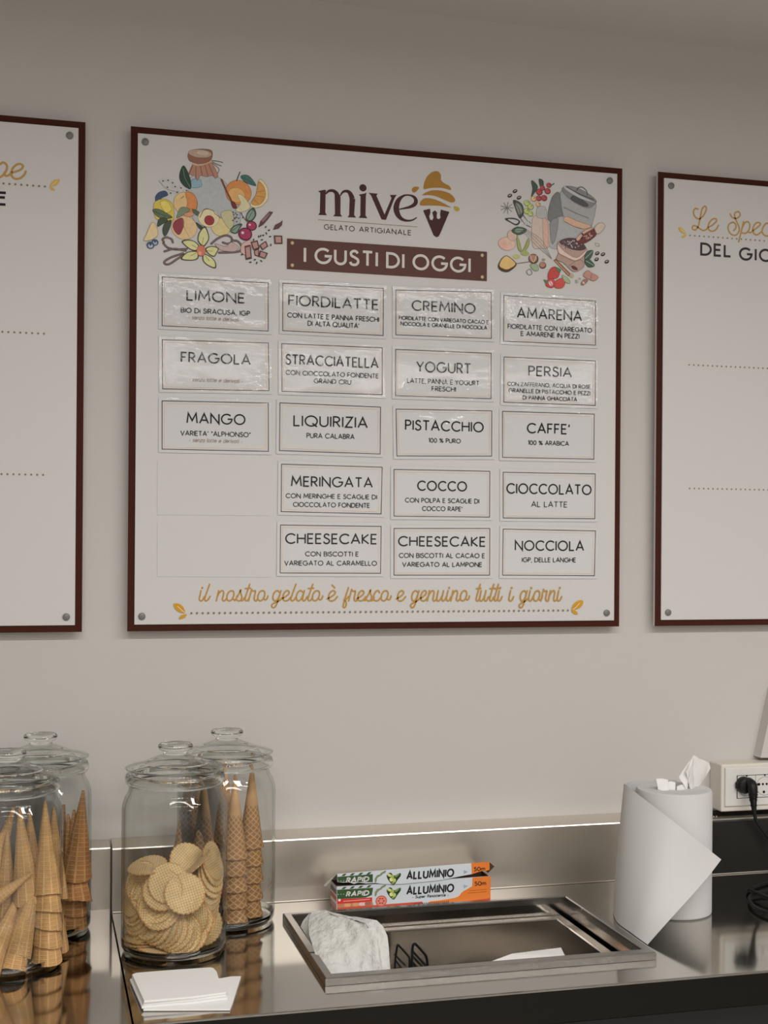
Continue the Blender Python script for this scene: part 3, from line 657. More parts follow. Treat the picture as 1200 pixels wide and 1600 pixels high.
shape(pr, [(276, 341), (281, 326), (289, 324), (297, 328), (289, 334)], K(116, 126, 92)); shape(pr, [(300, 327), (309, 330), (315, 338), (306, 336)], K(80, 96, 70)); shape(pr, [(288, 334), (300, 331), (302, 337), (292, 339)], K(200, 130, 90))
oval(pr, 345, 355, 14, 14, K(202, 178, 112)); oval(pr, 326, 341, 15.5, 14, K(214, 184, 136)); oval(pr, 327, 344.5, 7.2, 7.6, K(152, 48, 48)); pen(pr, [(312, 340), (320, 327), (332, 329), (336, 334), (344, 340)], .8, INKL)
shape(pr, [(306, 348), (313, 352), (318, 357), (312, 358)], K(60, 72, 58))
shape(pr, [(345, 334), (362, 330), (365, 350), (357, 357)], K(178, 168, 120))
oval(pr, 372.5, 301, 19, 19.5, K(204, 122, 58)); oval(pr, 369, 305, 13, 12, K(208, 152, 78)); pen(pr, [(369.5, 283), (372, 276), (375, 269)], 1.3, INKL)
shape(pr, [(376, 276), (383, 273.5), (391, 277), (400, 290), (390, 288), (382, 284)], K(62, 104, 94)); pen(pr, [(378, 277), (389, 283), (399, 289.5)], .6, INKL)
shape(pr, [(371, 305), (378, 305), (386, 314), (391, 324), (380, 331), (368, 329), (376, 318)], K(196, 182, 134))
pen(pr, [(346, 281), (354, 299), (363, 317)], 2.8, K(122, 62, 44)); shape(pr, [(361, 316), (366, 316), (370, 325), (364, 325)], K(112, 46, 42))
shape(pr, [(405, 281), (414, 287), (419, 299), (418, 312), (409, 322), (398, 325), (391, 319.5), (400, 303)], K(208, 184, 134)); shape(pr, [(404, 285), (411, 290), (414.5, 300), (413, 311), (405, 320), (393, 318.5), (400, 303)], K(198, 134, 60))
for p in (((403, 300), (413, 298)), ((400, 306), (412, 308)), ((397, 312), (404, 319))): pen(pr, p, .7, K(150, 90, 45), smooth=False)
for p in ([(256, 378), (254, 374), (260, 371), (268, 374), (270, 379)], [(255, 380), (262, 387), (276, 390), (292, 389)], [(257, 393), (272, 389), (290, 392)], [(286, 396), (268, 402), (257, 409), (259, 413), (266, 412), (278, 404), (288, 398)], [(330, 381), (340, 373), (352, 368), (361, 371), (362, 378), (356, 381), (348, 379)], [(362, 376), (371, 377), (377, 384), (376, 391), (368, 394), (342, 395)]):
    pen(pr, p, 3.0, K(78, 58, 56)); pen(pr, p, .8, K(140, 112, 104))
shape(pr, [(336, 381), (352, 385), (362, 379), (373, 387), (366, 393), (345, 391)], K(176, 148, 138))
for p in ([(319.5, 354), (325, 364), (326, 374), (320, 384), (315, 384), (309, 376), (311, 364)], [(284, 378), (295, 375), (306, 379), (311, 386), (306, 392), (296, 389)], [(283, 405), (290, 396), (299, 393), (309, 394), (309, 404), (299, 407)], [(321, 389), (330, 385), (341, 388), (338, 396), (334, 401), (326, 397)], [(318, 397), (328, 401), (336, 409), (336.5, 419), (325, 415), (317, 407)]):
    shape(pr, p, K(70, 56, 40)); c = (sum(q[0] for q in p) / len(p), sum(q[1] for q in p) / len(p)); shape(pr, [(c[0] + (q[0] - c[0]) * .88, c[1] + (q[1] - c[1]) * .88) for q in p], K(196, 188, 120)); pen(pr, [c, ((c[0] + 314) / 2, (c[1] + 391) / 2)], .8, K(120, 110, 66), smooth=False)
oval(pr, 314, 392, 6.5, 8.5, K(200, 104, 72)); oval(pr, 312, 396, 2.5, 3, K(214, 140, 104))
for x, y, r in ((393, 353, 7.5), (383, 366, 10)): oval(pr, x, y, r, r, K(96, 26, 46)); oval(pr, x, y, r * .87, r * .87, K(160, 46, 76)); oval(pr, x - r * .4, y - r * .2, r * .22, r * .22, K(226, 170, 180))
for p, v in (([(384, 341), (388, 331), (396, 325), (400, 335), (395, 344), (388, 346)], [(396, 327), (387, 344)]), ([(360, 362), (365, 354), (374, 350), (378, 351), (374, 358), (369, 365)], [(376, 351), (362, 361)])): shape(pr, p, K(60, 84, 68)); shape(pr, [(q[0] * .8 + 0.2 * p[0][0] + 1, q[1] * .8 + .2 * p[0][1] - .4) for q in p], K(118, 140, 116)); pen(pr, v, .7, INKL, smooth=False)
pen(pr, [(376, 333), (382, 342), (386, 347)], .9, INKL)
shape(pr, [(404, 355), (407, 346), (421, 331), (426, 332), (418, 343), (411, 351)], K(98, 58, 60), False); shape(pr, [(408, 345), (420, 333), (422, 335), (411, 348)], K(140, 96, 98), False); shape(pr, [(427, 359), (430, 352), (438, 348), (441, 345), (440, 352), (435, 357)], K(98, 58, 58), False)
shape(pr, [(378, 382), (392, 376), (390, 398), (377, 395)], K(194, 150, 136))
for p in ([(382, 385), (391, 383), (393, 404), (384, 406)], [(391.5, 379), (402, 376), (405, 388), (396, 391)], [(405, 384), (415, 377), (418.5, 385), (410, 391)], [(406, 392), (418, 396), (414, 404.5), (404, 401)], [(397, 392), (404, 389), (404, 401), (398, 399)], [(428, 368.5), (440.5, 369), (441, 381), (429, 381)]):
    shape(pr, p, K(92, 52, 48), False); c = (sum(q[0] for q in p) / 4, sum(q[1] for q in p) / 4); shape(pr, [(c[0] + (q[0] - c[0]) * .74, c[1] + (q[1] - c[1]) * .78) for q in p], K(172, 122, 112), False)
for x, y in ((415, 355), (420, 360), (416, 365), (411, 368), (404, 370), (407, 369), (422, 370), (423, 383), (409, 375), (396, 375), (391, 410), (398, 406), (401, 411), (408, 408), (378, 398)): oval(pr, x, y, 1.9, 1, K(60, 44, 42), random.random() * 3)
for x, y, r in ((242, 379, 5), (235, 383.5, 5.6)): oval(pr, x, y, r, r, K(60, 76, 98)); oval(pr, x, y + .8, r * .62, r * .6, K(150, 160, 170)); oval(pr, x, y - 1.2, r * .3, r * .3, K(50, 60, 80))
shape(pr, [(238, 348), (245, 356), (246, 368), (236, 375), (225, 376), (229, 366)], K(208, 178, 122))
for k in range(12): oval(pr, 363 + random.random() * 17, 331 + random.random() * 16, 1.2, 1, K(78, 66, 50))
pr.done('fruit_illustration', M_art, main)

pr = Print(BY - .0003)
shape(pr, [(855.5, 340), (858, 322), (864, 306), (874, 302), (880, 334), (880, 342), (864, 353), (859, 346)], K(112, 110, 106))
shape(pr, [(859, 350), (881, 338), (924, 352), (908, 366), (896, 386), (862, 388), (857, 370)], K(158, 154, 148)); shape(pr, [(860, 348), (872, 342), (868, 372), (862, 380)], K(132, 128, 124))
shape(pr, [(876.6, 299), (900, 306), (929, 316), (930, 330), (927, 344), (922, 353), (900, 347), (881, 339), (877, 318)], K(150, 147, 141))
shape(pr, [(884, 291), (900, 293), (918, 302), (931, 313), (929, 319), (917, 325), (894, 314), (878, 298)], K(122, 119, 115)); shape(pr, [(892, 311), (912, 322), (919, 320), (900, 306)], K(80, 79, 77)); shape(pr, [(884, 291), (906, 305), (926, 314), (928, 317), (906, 310), (883, 296)], K(170, 167, 161)); pen(pr, [(885, 292), (905, 303), (927, 312)], 1.6, K(70, 70, 68))
pen(pr, [(901.3, 298), (903, 293.8), (908.7, 292.3), (914, 295.7), (917, 300), (917.4, 305)], 1.5, K(72, 70, 68)); pen(pr, [(881, 324), (899.5, 333), (919.7, 341)], 1.5, K(108, 106, 102)); pen(pr, [(875, 303), (877, 322), (880, 337)], 1.0, K(110, 108, 104))
shape(pr, [(881, 341), (886, 338.5), (901, 345), (920, 351.5), (923, 355), (910, 358), (895, 353), (882, 346)], K(198, 152, 118)); pen(pr, [(882, 346), (896, 353.5), (911, 358)], .8, K(110, 60, 40))
shape(pr, [(832, 342), (845, 337), (853, 341), (858, 350), (858, 384), (846, 388), (832, 384)], K(188, 164, 144)); shape(pr, [(848, 342), (856, 350), (856, 383), (850, 385)], K(198, 152, 130)); shape(pr, [(840, 324), (852, 324), (853, 340), (839, 339)], K(162, 157, 149))
for x, y in ((804.6, 298.8), (796.5, 305.8), (810.8, 309), (933, 396), (942, 397.5), (932, 405.4), (948, 409)): oval(pr, x, y, 4.2, 3, K(66, 48, 46), .5); oval(pr, x, y - .6, 2.4, .8, K(170, 160, 150), .4)
pen(pr, [(930, 380), (935, 381), (936, 385), (931, 384)], .8, K(120, 126, 90), closed=True)
for p in ([(830, 284), (833, 283), (840, 292), (834, 303), (830, 307), (832, 295)], [(842, 280), (848, 282), (849, 290), (845, 292), (843, 289)]): shape(pr, p, K(66, 80, 68))
for x, y, r, c in ((847.5, 294, 4.4, 0), (857.5, 289.6, 4.4, 0), (842.5, 300, 5.6, 0), (855.4, 298.8, 5.2, 0), (841.7, 310, 4.8, 0), (850, 309.6, 5.2, 0), (833.8, 311, 4.8, 1), (840.8, 319.5, 4, 1), (823.3, 317.5, 5.2, 2), (829, 323.3, 5.2, 2), (822.5, 330, 5.2, 2), (829, 334.4, 4.6, 2)):
    oval(pr, x, y, r, r, (K(104, 30, 36), K(150, 100, 60), K(112, 118, 60))[c]); oval(pr, x - .3, y - .3, r * .82, r * .82, (K(176, 66, 68), K(212, 164, 100), K(176, 180, 96))[c]); oval(pr, x + r * .3, y - r * .3, .8, .8, INKL)
pen(pr, [(861, 290), (865.5, 287)], 1.4, INKL, smooth=False)
shape(pr, [(802, 313), (815, 319), (818, 333), (812, 341), (806, 328)], K(70, 76, 66)); shape(pr, [(805, 317), (813, 321), (816, 332), (811, 336), (807, 327)], K(128, 130, 116)); pen(pr, [(803, 314), (811, 328), (813, 340)], .9, INKL)
for k in range(9): a = k * .7; pen(pr, [(792, 325), (792 + 10 * math.cos(a), 325 + 9 * math.sin(a))], .9, K(108, 101, 95), smooth=False)
shape(pr, [(789, 342), (803, 341), (812, 346), (807, 352), (798, 348)], K(60, 58, 54)); shape(pr, [(793, 343), (803, 343), (810, 346), (805, 350)], K(176, 171, 162))
for x, y, a in ((822, 344, .3), (818, 350, 1.5), (826, 348, -.6), (813, 352, .9)): oval(pr, x, y, 6, 3.2, K(176, 172, 164), a)
for p in (((812, 340), (820, 351)), ((822, 352), (829, 355)), ((826, 346), (829, 350)), ((815, 333), (824, 346))): pen(pr, p, .9, INKL, smooth=False)
oval(pr, 792, 381, 14, 11, K(206, 162, 140)); oval(pr, 800, 368, 8, 9, K(196, 160, 138)); oval(pr, 788, 384, 7, 5, K(214, 150, 128))
shape(pr, [(799, 361), (808, 354.8), (822, 358), (819, 364), (808, 367)], K(70, 88, 72)); shape(pr, [(803, 361), (809, 357), (818, 359), (810, 364)], K(126, 142, 116)); pen(pr, [(800, 361), (820, 360)], .8, INKL, smooth=False)
for dx in (0, 2.2, 4.4, 6.6): pen(pr, [(817 + dx, 362 - dx * .4), (838 + dx * 1.4, 384 - dx * 1.1), (862, 405)], .55, K(124, 116, 104))
shape(pr, [(865, 407), (868, 405), (891, 428), (888, 431.5)], K(150, 96, 62), False); pen(pr, [(867, 408), (888, 429)], .8, K(212, 160, 112), smooth=False); oval(pr, 893, 431, 3.6, 4, K(168, 150, 112))
for p in ([(807, 367), (812, 380), (814, 393), (809, 388)], [(825, 373), (826.5, 382), (818, 395), (814, 396), (820, 385)]): shape(pr, p, K(150, 152, 78))
oval(pr, 807, 401, 6, 3.6, K(176, 170, 88)); oval(pr, 820, 396, 7, 4.2, K(150, 156, 82))
shape(pr, [(778, 416), (784, 404), (792, 400), (803, 408), (806, 415), (794, 424.6), (783, 423)], K(80, 56, 40)); shape(pr, [(780, 414), (785, 404), (792, 400.5), (802, 408), (804.5, 414), (793, 421), (784, 419)], K(210, 166, 92))
pen(pr, [(806, 412), (818, 410.5), (828, 409)], 1.0, K(110, 80, 56))
for x, y, r in ((833.3, 404.6, 8), (847.6, 414.6, 5.8)): oval(pr, x, y, r, r, K(96, 62, 46)); oval(pr, x - .5, y - .8, r * .82, r * .78, K(166, 116, 88))
pen(pr, [(828, 399), (833, 410), (838, 399)], .8, K(214, 180, 150)); shape(pr, [(828, 414), (838, 413), (841, 422), (834, 423)], K(140, 156, 116)); pen(pr, [(823, 423), (828, 421), (831, 427), (827, 430), (823, 427)], 1, K(108, 104, 94), closed=True); oval(pr, 849, 406, 3, 2, K(140, 130, 100))
shape(pr, [(855.5, 434), (858.5, 422), (866.6, 417), (874, 424), (871, 434), (862, 435.5)], K(190, 62, 54)); shape(pr, [(852.5, 446), (855.5, 437), (864, 436), (867, 445), (861, 450)], K(200, 58, 58)); oval(pr, 860, 443, 3.2, 4.6, K(226, 170, 166), .6); pen(pr, [(858, 439), (862, 447)], .9, K(160, 60, 60), smooth=False)
shape(pr, [(867, 440), (879, 434.7), (882.6, 442), (878, 450), (867, 449.5)], K(196, 68, 58)); shape(pr, [(868, 418), (876, 422), (872, 426)], K(90, 116, 74)); shape(pr, [(878, 430), (888, 436), (890, 443), (882, 440)], K(148, 164, 118)); shape(pr, [(849, 437), (856, 440), (853, 444)], K(84, 108, 70))
shape(pr, [(871, 380), (884, 374), (902, 374), (916, 389), (913, 404), (911, 418), (896, 424.5), (880, 411), (869, 405), (873, 393)], K(166, 132, 114))
shape(pr, [(874, 379), (884, 373), (901, 374), (915, 387), (905, 391.5), (888, 388)], K(84, 62, 62))
for k in range(46): oval(pr, 876 + random.random() * 34, 376 + random.random() * 12, 1.3, .9, random.choice((K(150, 126, 122), K(110, 82, 80), K(178, 160, 154))), random.random() * 3)
shape(pr, [(871, 382), (881, 393), (900, 403), (916, 391), (914, 397), (900, 408), (880, 401), (872, 394)], K(206, 172, 152)); pen(pr, [(872, 396), (882, 401), (900, 408), (914, 398)], .8, K(110, 76, 64)); pen(pr, [(888, 416), (903, 406), (912, 410)], .7, K(120, 86, 74)); oval(pr, 897, 419, 6, 3, K(104, 52, 50), -.4)
shape(pr, [(900, 374), (913, 362), (925, 357), (931, 367), (916, 379), (904, 381)], K(110, 54, 50)); shape(pr, [(900, 373), (912, 361), (925, 356), (924, 359), (912, 366), (904, 376)], K(196, 150, 124))
for k in range(18): oval(pr, 906 + random.random() * 19, 364 + random.random() * 10, 2, 1.1, random.choice((K(168, 120, 108), K(76, 40, 38), K(190, 150, 136))), random.random() * 3)
shape(pr, [(928.5, 356), (938, 348.5), (945, 354), (934, 366)], K(188, 164, 144))
for p, v in (([(915.7, 394), (926, 392), (922, 404), (913, 405)], ((925, 393), (914, 404))), ([(913, 408.6), (919, 405), (928.5, 415), (919, 417.5)], ((915, 408), (927, 415)))): shape(pr, p, K(66, 88, 70)); pen(pr, v, .9, K(150, 166, 140), smooth=False)
shape(pr, [(911, 430.7), (917, 423), (924, 427), (934, 433), (928, 439), (919, 436)], K(180, 122, 104)); pen(pr, [(922, 436), (924, 428)], .8, K(120, 70, 60), smooth=False); shape(pr, [(907.5, 443.5), (912, 437), (918, 438.5), (911, 445.5)], K(150, 100, 84)); oval(pr, 911, 442, 2.6, 1.4, K(206, 170, 150), -.7)
for k in range(8): oval(pr, 893 + random.random() * 14, 434 + random.random() * 8, 1, 1, K(140, 142, 112))
pr.done('ingredients_illustration', M_art, main)
shape, oval = _shape, _oval

# ------------------------------------------------------------------ laminated flavour cards stuck on the main board
CY = BY - .0028
TD = ink((22, 20, 22)); TS = ink((140, 124, 110)); BD = ink((62, 44, 36)); BT = ink((196, 172, 150))
za = lambda *p: zpx(p, 230, 420, 1 / 3.158); zb = lambda *p: zpx(p, 600, 430, 1 / 3.158)
zc = lambda *p: zpx(p, 230, 700, 1 / 3.158); zd = lambda *p: zpx(p, 600, 700, 1 / 3.158)
DER = '- senza latte e derivati -'
CARDS = [
 ('LIMONE', za((74, 41), (596, 71), (596, 308), (73, 282)), [('LIMONE', 291.1, 382.6, 464, 16.1), ('BIO DI SIRACUSA, IGP', 282.2, 390.5, 487.4, 7.6), (DER, 294.3, 378.8, 497.9, 6.4)]),
 ('FRAGOLA', za((74, 351), (597, 367), (600, 602), (76, 593)), [('FRAGOLA', 282.2, 391.5, 560.3, 16), (DER, 294.9, 379.5, 594.2, 6.4)]),
 ('MANGO', za((73, 652), (596, 663), (597, 901), (73, 890)), [('MANGO', 291.1, 383.3, 654.6, 16.4), ('VARIETA\' "ALPHONSO"', 281.6, 391.5, 678.1, 7.6), (DER, 295.5, 378.8, 688.5, 6.4)]),
 ('FIORDILATTE', za((668, 72), (1164, 98), (1163, 330), (668, 306)), [('FIORDILATTE', 450.1, 591, 472.9, 16.5), ('CON LATTE E PANNA FRESCHI', 448.5, 591.9, 496, 7.6), ("DI ALTA QUALITA'", 480.2, 560.9, 507.4, 7.6)]),
 ('STRACCIATELLA', za((663, 370), (1158, 391), (1158, 622), (664, 605)), [('STRACCIATELLA', 445.3, 591, 564.7, 15.8), ('CON CIOCCOLATO FONDENTE', 446, 591, 585, 7.3), ('GRAND CRU', 489.7, 548.2, 596.4, 7.3)]),
 ('LIQUIRIZIA', za((654, 662), (1150, 683), (1148, 914), (652, 897)), [('LIQUIRIZIA', 458, 574.2, 659, 17), ('PURA CALABRA', 478.6, 553.6, 681.6, 7.6)]),
 ('CREMINO', zb((57, 74), (527, 86), (528, 313), (57, 295)), [('CREMINO', 642.7, 742.5, 480, 15.8), ('FIORDILATTE CON VARIEGATO CACAO E', 622.8, 763, 500.3, 5.9), ('NOCCIOLA E GRANELLE DI NOCCIOLA', 625.3, 760.5, 509.2, 5.9)]),
 ('YOGURT', zb((56, 367), (527, 386), (526, 610), (55, 595)), [('YOGURT', 649.7, 735.5, 574.7, 16.5), ('LATTE, PANNA E YOGURT', 635.5, 748.2, 596.9, 7.4), ('FRESCHI', 673.8, 711.8, 608, 7.4)]),
 ('PISTACCHIO', zb((58, 661), (530, 670), (529, 893), (62, 892)), [('PISTACCHIO', 632.3, 755.2, 665.9, 16), ('100 % PURO', 668.7, 719.4, 688.7, 7)]),
 ('AMARENA', zb((590, 101), (1041, 128), (1041, 346), (588, 326)), [('AMARENA', 806.8, 908.7, 491.7, 16), ('FIORDILATTE CON VARIEGATO', 792.5, 924.3, 513.3, 7.4), ('E AMARENE IN PEZZI', 812.8, 904.6, 523.7, 7.2)]),
 ('PERSIA', zb((590, 404), (1041, 424), (1040, 643), (589, 627)), [('PERSIA', 824.8, 892.9, 581, 15.5), ('CON ZAFFERANO, ACQUA DI ROSE,', 791.9, 923.6, 602.3, 6.2), ('GRANELLE DI PISTACCHIO E PEZZI', 793.8, 921.4, 612.4, 6.2), ('DI PANNA GHIACCIATA', 816, 900.8, 622.8, 6.2)]),
 ("CAFFE'", zb((583, 672), (1035, 686), (1033, 908), (583, 899)), [("CAFFE'", 822.6, 889.7, 670, 15.8), ('100 % ARABICA', 824.2, 888.2, 692.5, 7)]),
 ('MERINGATA', zc((662, 80), (1158, 95), (1153, 325), (660, 314)), [('MERINGATA', 454.2, 582.1, 753.2, 15.8), ('CON MERINGHE E SCAGLIE DI', 446, 588.8, 775.7, 7.2), ('CIOCCOLATO FONDENTE', 457.4, 577.4, 789, 7.2)]),
 ('CHEESECAKE and CARAMELLO', zc((657, 380), (1153, 387), (1150, 618), (655, 616)), [('CHEESECAKE', 445.3, 588.8, 841.9, 16), ('CON BISCOTTI E', 476.4, 560, 865.6, 7.4), ('VARIEGATO AL CARAMELLO', 443.7, 588.5, 879.9, 7.4)]),
 ('COCCO', zd((48, 106), (520, 115), (519, 341), (48, 336)), [('COCCO', 651.3, 729.2, 759.5, 15.5), ('CON POLPA E SCAGLIE DI', 632.3, 748.2, 782.3, 7.2), ("COCCO RAPE'", 658.9, 721.9, 795, 7.2)]),
 ('CIOCCOLATO', zd((586, 120), (1040, 128), (1038, 349), (586, 345)), [('CIOCCOLATO', 790.6, 923.6, 764.3, 16), ('AL LATTE', 829.3, 885.6, 788, 8.8)]),
 ('CHEESECAKE and LAMPONE', zd((48, 397), (520, 397), (519, 627), (48, 627)), [('CHEESECAKE', 621.5, 758.3, 846, 15.5), ('CON BISCOTTI AL CACAO E', 622.8, 757, 868.1, 7.4), ('VARIEGATO AL LAMPONE', 627.9, 752.6, 882, 7.2)]),
 ('NOCCIOLA', zd((586, 400), (1041, 409), (1036, 630), (583, 627)), [('NOCCIOLA', 803.6, 911.9, 852.6, 15.8), ('IGP, DELLE LANGHE', 814.7, 899.2, 874.8, 7.2)]),
]
def sheet(P, y, dz, m, name, par, seed, amp=.0007):
    """a slightly rippled thin sheet between four corners TL TR BR BL"""
    nu, nv = 14, 8; b = MB(); F = []; B = []
    for i in range(nu + 1):
        rf, rb = [], []
        for j in range(nv + 1):
            u, v = i / nu, j / nv; q = P[0].lerp(P[1], u).lerp(P[3].lerp(P[2], u), v)
            d = amp * noise.noise(Vector((q.x * 16 + seed, q.z * 16, seed)))
            rf.append((q.x, y + d, q.z)); rb.append((q.x, y + d + dz, q.z))
        F.append(rf); B.append(rb)
    b.grid(F); b.grid(B)
    for e in (0, nu): b.grid([F[e], B[e]])
    for e in (0, nv): b.grid([[r[e] for r in F], [r[e] for r in B]])
    return b.build(name, m, par, True)
def grow(P, d):
    a = [(-1, 1), (1, 1), (1, -1), (-1, -1)]; return [Vector((p.x + d * s, 0, p.z + d * t)) for p, (s, t) in zip(P, a)]
for k, (nm, cor, lines) in enumerate(CARDS):
    P = [W(a, c, BY) for a, c in cor]; c = sum(P, Vector()) / 4
    t = thing('flavour_card', 'white laminated flavour card reading ' + nm, 'sign', (c.x, BY, c.z), 'flavour cards on the main board')
    sheet(grow(P, .0065), BY - .0020, .0008, M_lam, 'laminate_sheet', t, k * 3.7)
    pr = Print(CY)
    pr.stroke([(p.x, p.z) for p in P], .0013, BD, True); pr.stroke([(p.x, p.z) for p in grow(P, -.0045)], .0010, BT, True)
    pr.done('border', M_lamink, t)
    for s, a, e, yc, cap in lines:
        if cap > 10 or s == DER or lines.index((s, a, e, yc, cap)) == 1: pr = Print(CY)
        if s == DER: line(pr, s, a, e, yc, cap, .85, TS, BY, shear=.22, gap=.2)
        else: line(pr, s, a, e, yc, cap, 2.15 if cap > 10 else (1.12 if cap > 6.5 else .9), TD, BY, gap=.24 if cap > 10 else .22)
        if cap > 10: pr.done('flavour_name', M_lamink, t)
        elif s == DER: pr.done('dairy_free_note', M_lamink, t)
        elif (s, a, e, yc, cap) == [l for l in lines if l[0] != DER][-1]: pr.done('description', M_lamink, t)
for k, (cor, lb) in enumerate(((zc((50, 66), (600, 72), (600, 334), (50, 330)), 'blank white card under the one reading MANGO'), (zc((50, 369), (602, 376), (602, 638), (50, 634)), 'blank white card lowest at the left of the main board'))):
    P = [W(a, c, BY) for a, c in cor]; c = sum(P, Vector()) / 4
    t = thing('blank_card', lb, 'sign', (c.x, BY, c.z), 'blank cards on the main board')
    sheet(P, BY - .0010, .0008, M_board, 'card_sheet', t, k, .0001)

# ------------------------------------------------------------------ glass jars
def jar(cx, cy, label):
    t = thing('glass_jar', label, 'jar', (cx, cy, CT), 'lidded glass jars on the counter')
    P = lambda L: [(r * .9727, CT + .0005 + z) for r, z in L]
    b = MB(); b.lathe(P([(.0001, 0), (.080, 0), (.0875, .003), (.0910, .010), (.0915, .020), (.0915, .236), (.0905, .246), (.0865, .258), (.0815, .266), (.0795, .272), (.0795, .279), (.0845, .281), (.0862, .285), (.0862, .291), (.0845, .2955), (.0790, .2965)]), cx, cy, 72)
    b.lathe(P([(.0790, .2965), (.0760, .294), (.0758, .272), (.0790, .262), (.0850, .250), (.0882, .238), (.0885, .022), (.0860, .012), (.0800, .0085), (.0001, .0085)]), cx, cy, 72)
    bd = b.build('jar_body', M_glass, t, True)
    b = MB(); b.lathe(P([(.0796, .2780), (.0835, .2795), (.0858, .2825), (.0866, .2870), (.0860, .2915), (.0840, .2950), (.0796, .2962), (.0792, .2870), (.0796, .2780)]), cx, cy, 72); b.build('neck_ring', M_solid, bd, True)
    b = MB(); b.lathe(P([(.0001, .0006), (.0780, .0006), (.0862, .0032), (.0898, .0092), (.0906, .0165), (.0890, .0165), (.0862, .0110), (.0800, .0080), (.0001, .0078)]), cx, cy, 72); b.build('thick_base', M_solid, bd, True)
    b = MB(); b.lathe(P([(.0200, .3290), (.0260, .3268), (.0430, .3205), (.0560, .3150), (.0700, .3115), (.0850, .3078), (.0866, .3064), (.0850, .3046), (.0745, .3046), (.0738, .2900), (.0705, .2885), (.0690, .2990), (.0600, .3080), (.0430, .3160), (.0250, .3205), (.0001, .3215)]), cx, cy, 72)
    lid = b.build('lid', M_glass, t, True)
    b = MB(); b.lathe(P([(.0835, .3062), (.0850, .3078), (.0866, .3064), (.0850, .3046), (.0835, .3062)]), cx, cy, 72); b.build('lid_rim', M_solid, lid, True)
    b = MB(); b.lathe(P([(.0740, .2960), (.0740, .2900), (.0722, .2882), (.0702, .2888), (.0696, .2960), (.0740, .2960)]), cx, cy, 72); b.build('lid_collar', M_solid, lid, True)
    b = MB(); b.lathe(P([(.0560, .3148), (.0580, .3138), (.0565, .3122), (.0545, .3130), (.0560, .3148)]), cx, cy, 72); b.build('lid_ridge', M_solid, lid, True)
    b = MB(); b.lathe(P([(.0001, .3283), (.0206, .3283), (.0213, .3295), (.0215, .3315), (.0235, .3345), (.0285, .3370), (.0303, .3400), (.0300, .3435), (.0275, .3465), (.0240, .3462), (.0150, .3440), (.0001, .3430)]), cx, cy, 64); b.build('knob', M_solid, lid, True)
    return t
JA = Vector((.2270, 2.2400, CT)); JB = Vector((.3345, 2.3835, CT)); JC = Vector((-.0457, 2.2240, CT)); JD = Vector((.0060, 2.3985, CT))
jar(JA.x, JA.y, 'glass jar half filled with round wafers behind the folded napkins')
jar(JB.x, JB.y, 'glass jar of stacked sugar cones behind the wafer jar')
jar(JC.x, JC.y, 'glass jar of leaning waffle cones cut off by the left picture edge')
jar(JD.x, JD.y, 'glass jar of dark waffle cones at the back, partly hidden by another cone jar')

def cone_mesh(name, R, h, m, rolled):
    nu, nv = 44, 26; V, U, F = [], [], []
    for s in (0, 1):
        for j in range(nv + 1):
            for i in range(nu + 1):
                a = 2 * PI * i / nu; f = j / nv
                r = (R - .0016 * s) * (1 - f) + (.0022 - .001 * s) * f
                if rolled: r *= .95 + .09 * i / nu
                else: r *= 1.0 + (.05 if f < .06 else 0)
                zz = h * f
                if j == 0: zz += (.0055 * math.sin(a + .6) if rolled else 0) + .0011 * noise.noise(Vector((math.cos(a) * 6, math.sin(a) * 6, R * 900)))
                V.append((r * math.cos(a), r * math.sin(a), zz)); U.append((i / nu, zz))
    W_ = nu + 1; N = (nv + 1) * W_
    for j in range(nv):
        for i in range(nu):
            q = (j * W_ + i, j * W_ + i + 1, (j + 1) * W_ + i + 1, (j + 1) * W_ + i); F.append(q); F.append(tuple(N + k for k in q[::-1]))
    for i in range(nu): F.append((i + 1, i, N + i, N + i + 1))
    F.append(tuple(nv * W_ + i for i in range(nu)))
    return link(name, V, F, m, None, True, uv=U)
def place(o, base, axis, turn):
    q = Vector((0, 0, 1)).rotation_difference(Vector(axis).normalized())
    o.rotation_mode = 'QUATERNION'; o.rotation_quaternion = q @ Vector((0, 0, 1)).rotation_difference(Vector((0, 0, 1))) @ Matrix.Rotation(turn, 4, 'Z').to_quaternion(); o.location = base
used = {}
def put(proto, base, axis, turn, label, cat, group):
    o = proto
    if used.get(proto.name): o = proto.copy(); C.objects.link(o)
    used[proto.name] = 1
    place(o, base, axis, turn); tag(o, label, cat, group); return o
FL = CT + .0105
LEV = ('bottom', 'second lowest', 'middle', 'second highest', 'topmost')
sugar = cone_mesh('sugar_cone', .0225, .147, M_cone, False)
for (px, y, sp, nm) in ((391, 2.3700, .0310, 'rightmost'), (366.5, 2.3290, .0290, 'front right'), (318, 2.3270, .029, 'front left'), (290, 2.3700, .031, 'leftmost'), (314, 2.4280, .031, 'back left'), (351, 2.4330, .030, 'back right')):
    q = W(px, 1400, y); dx, dy = q.x - JB.x, y - JB.y
    for k in range(5):
        p = Vector((q.x + random.uniform(-.0006, .0006), y, FL + k * sp))
        put(sugar, p, (random.uniform(-.015, .015) - dx * .12, -dy * .12, 1), random.random() * 6, LEV[k] + ' sugar cone of the ' + nm + ' stack in the jar behind the wafers', 'ice cream cone', 'sugar cones in the jar behind the wafers')

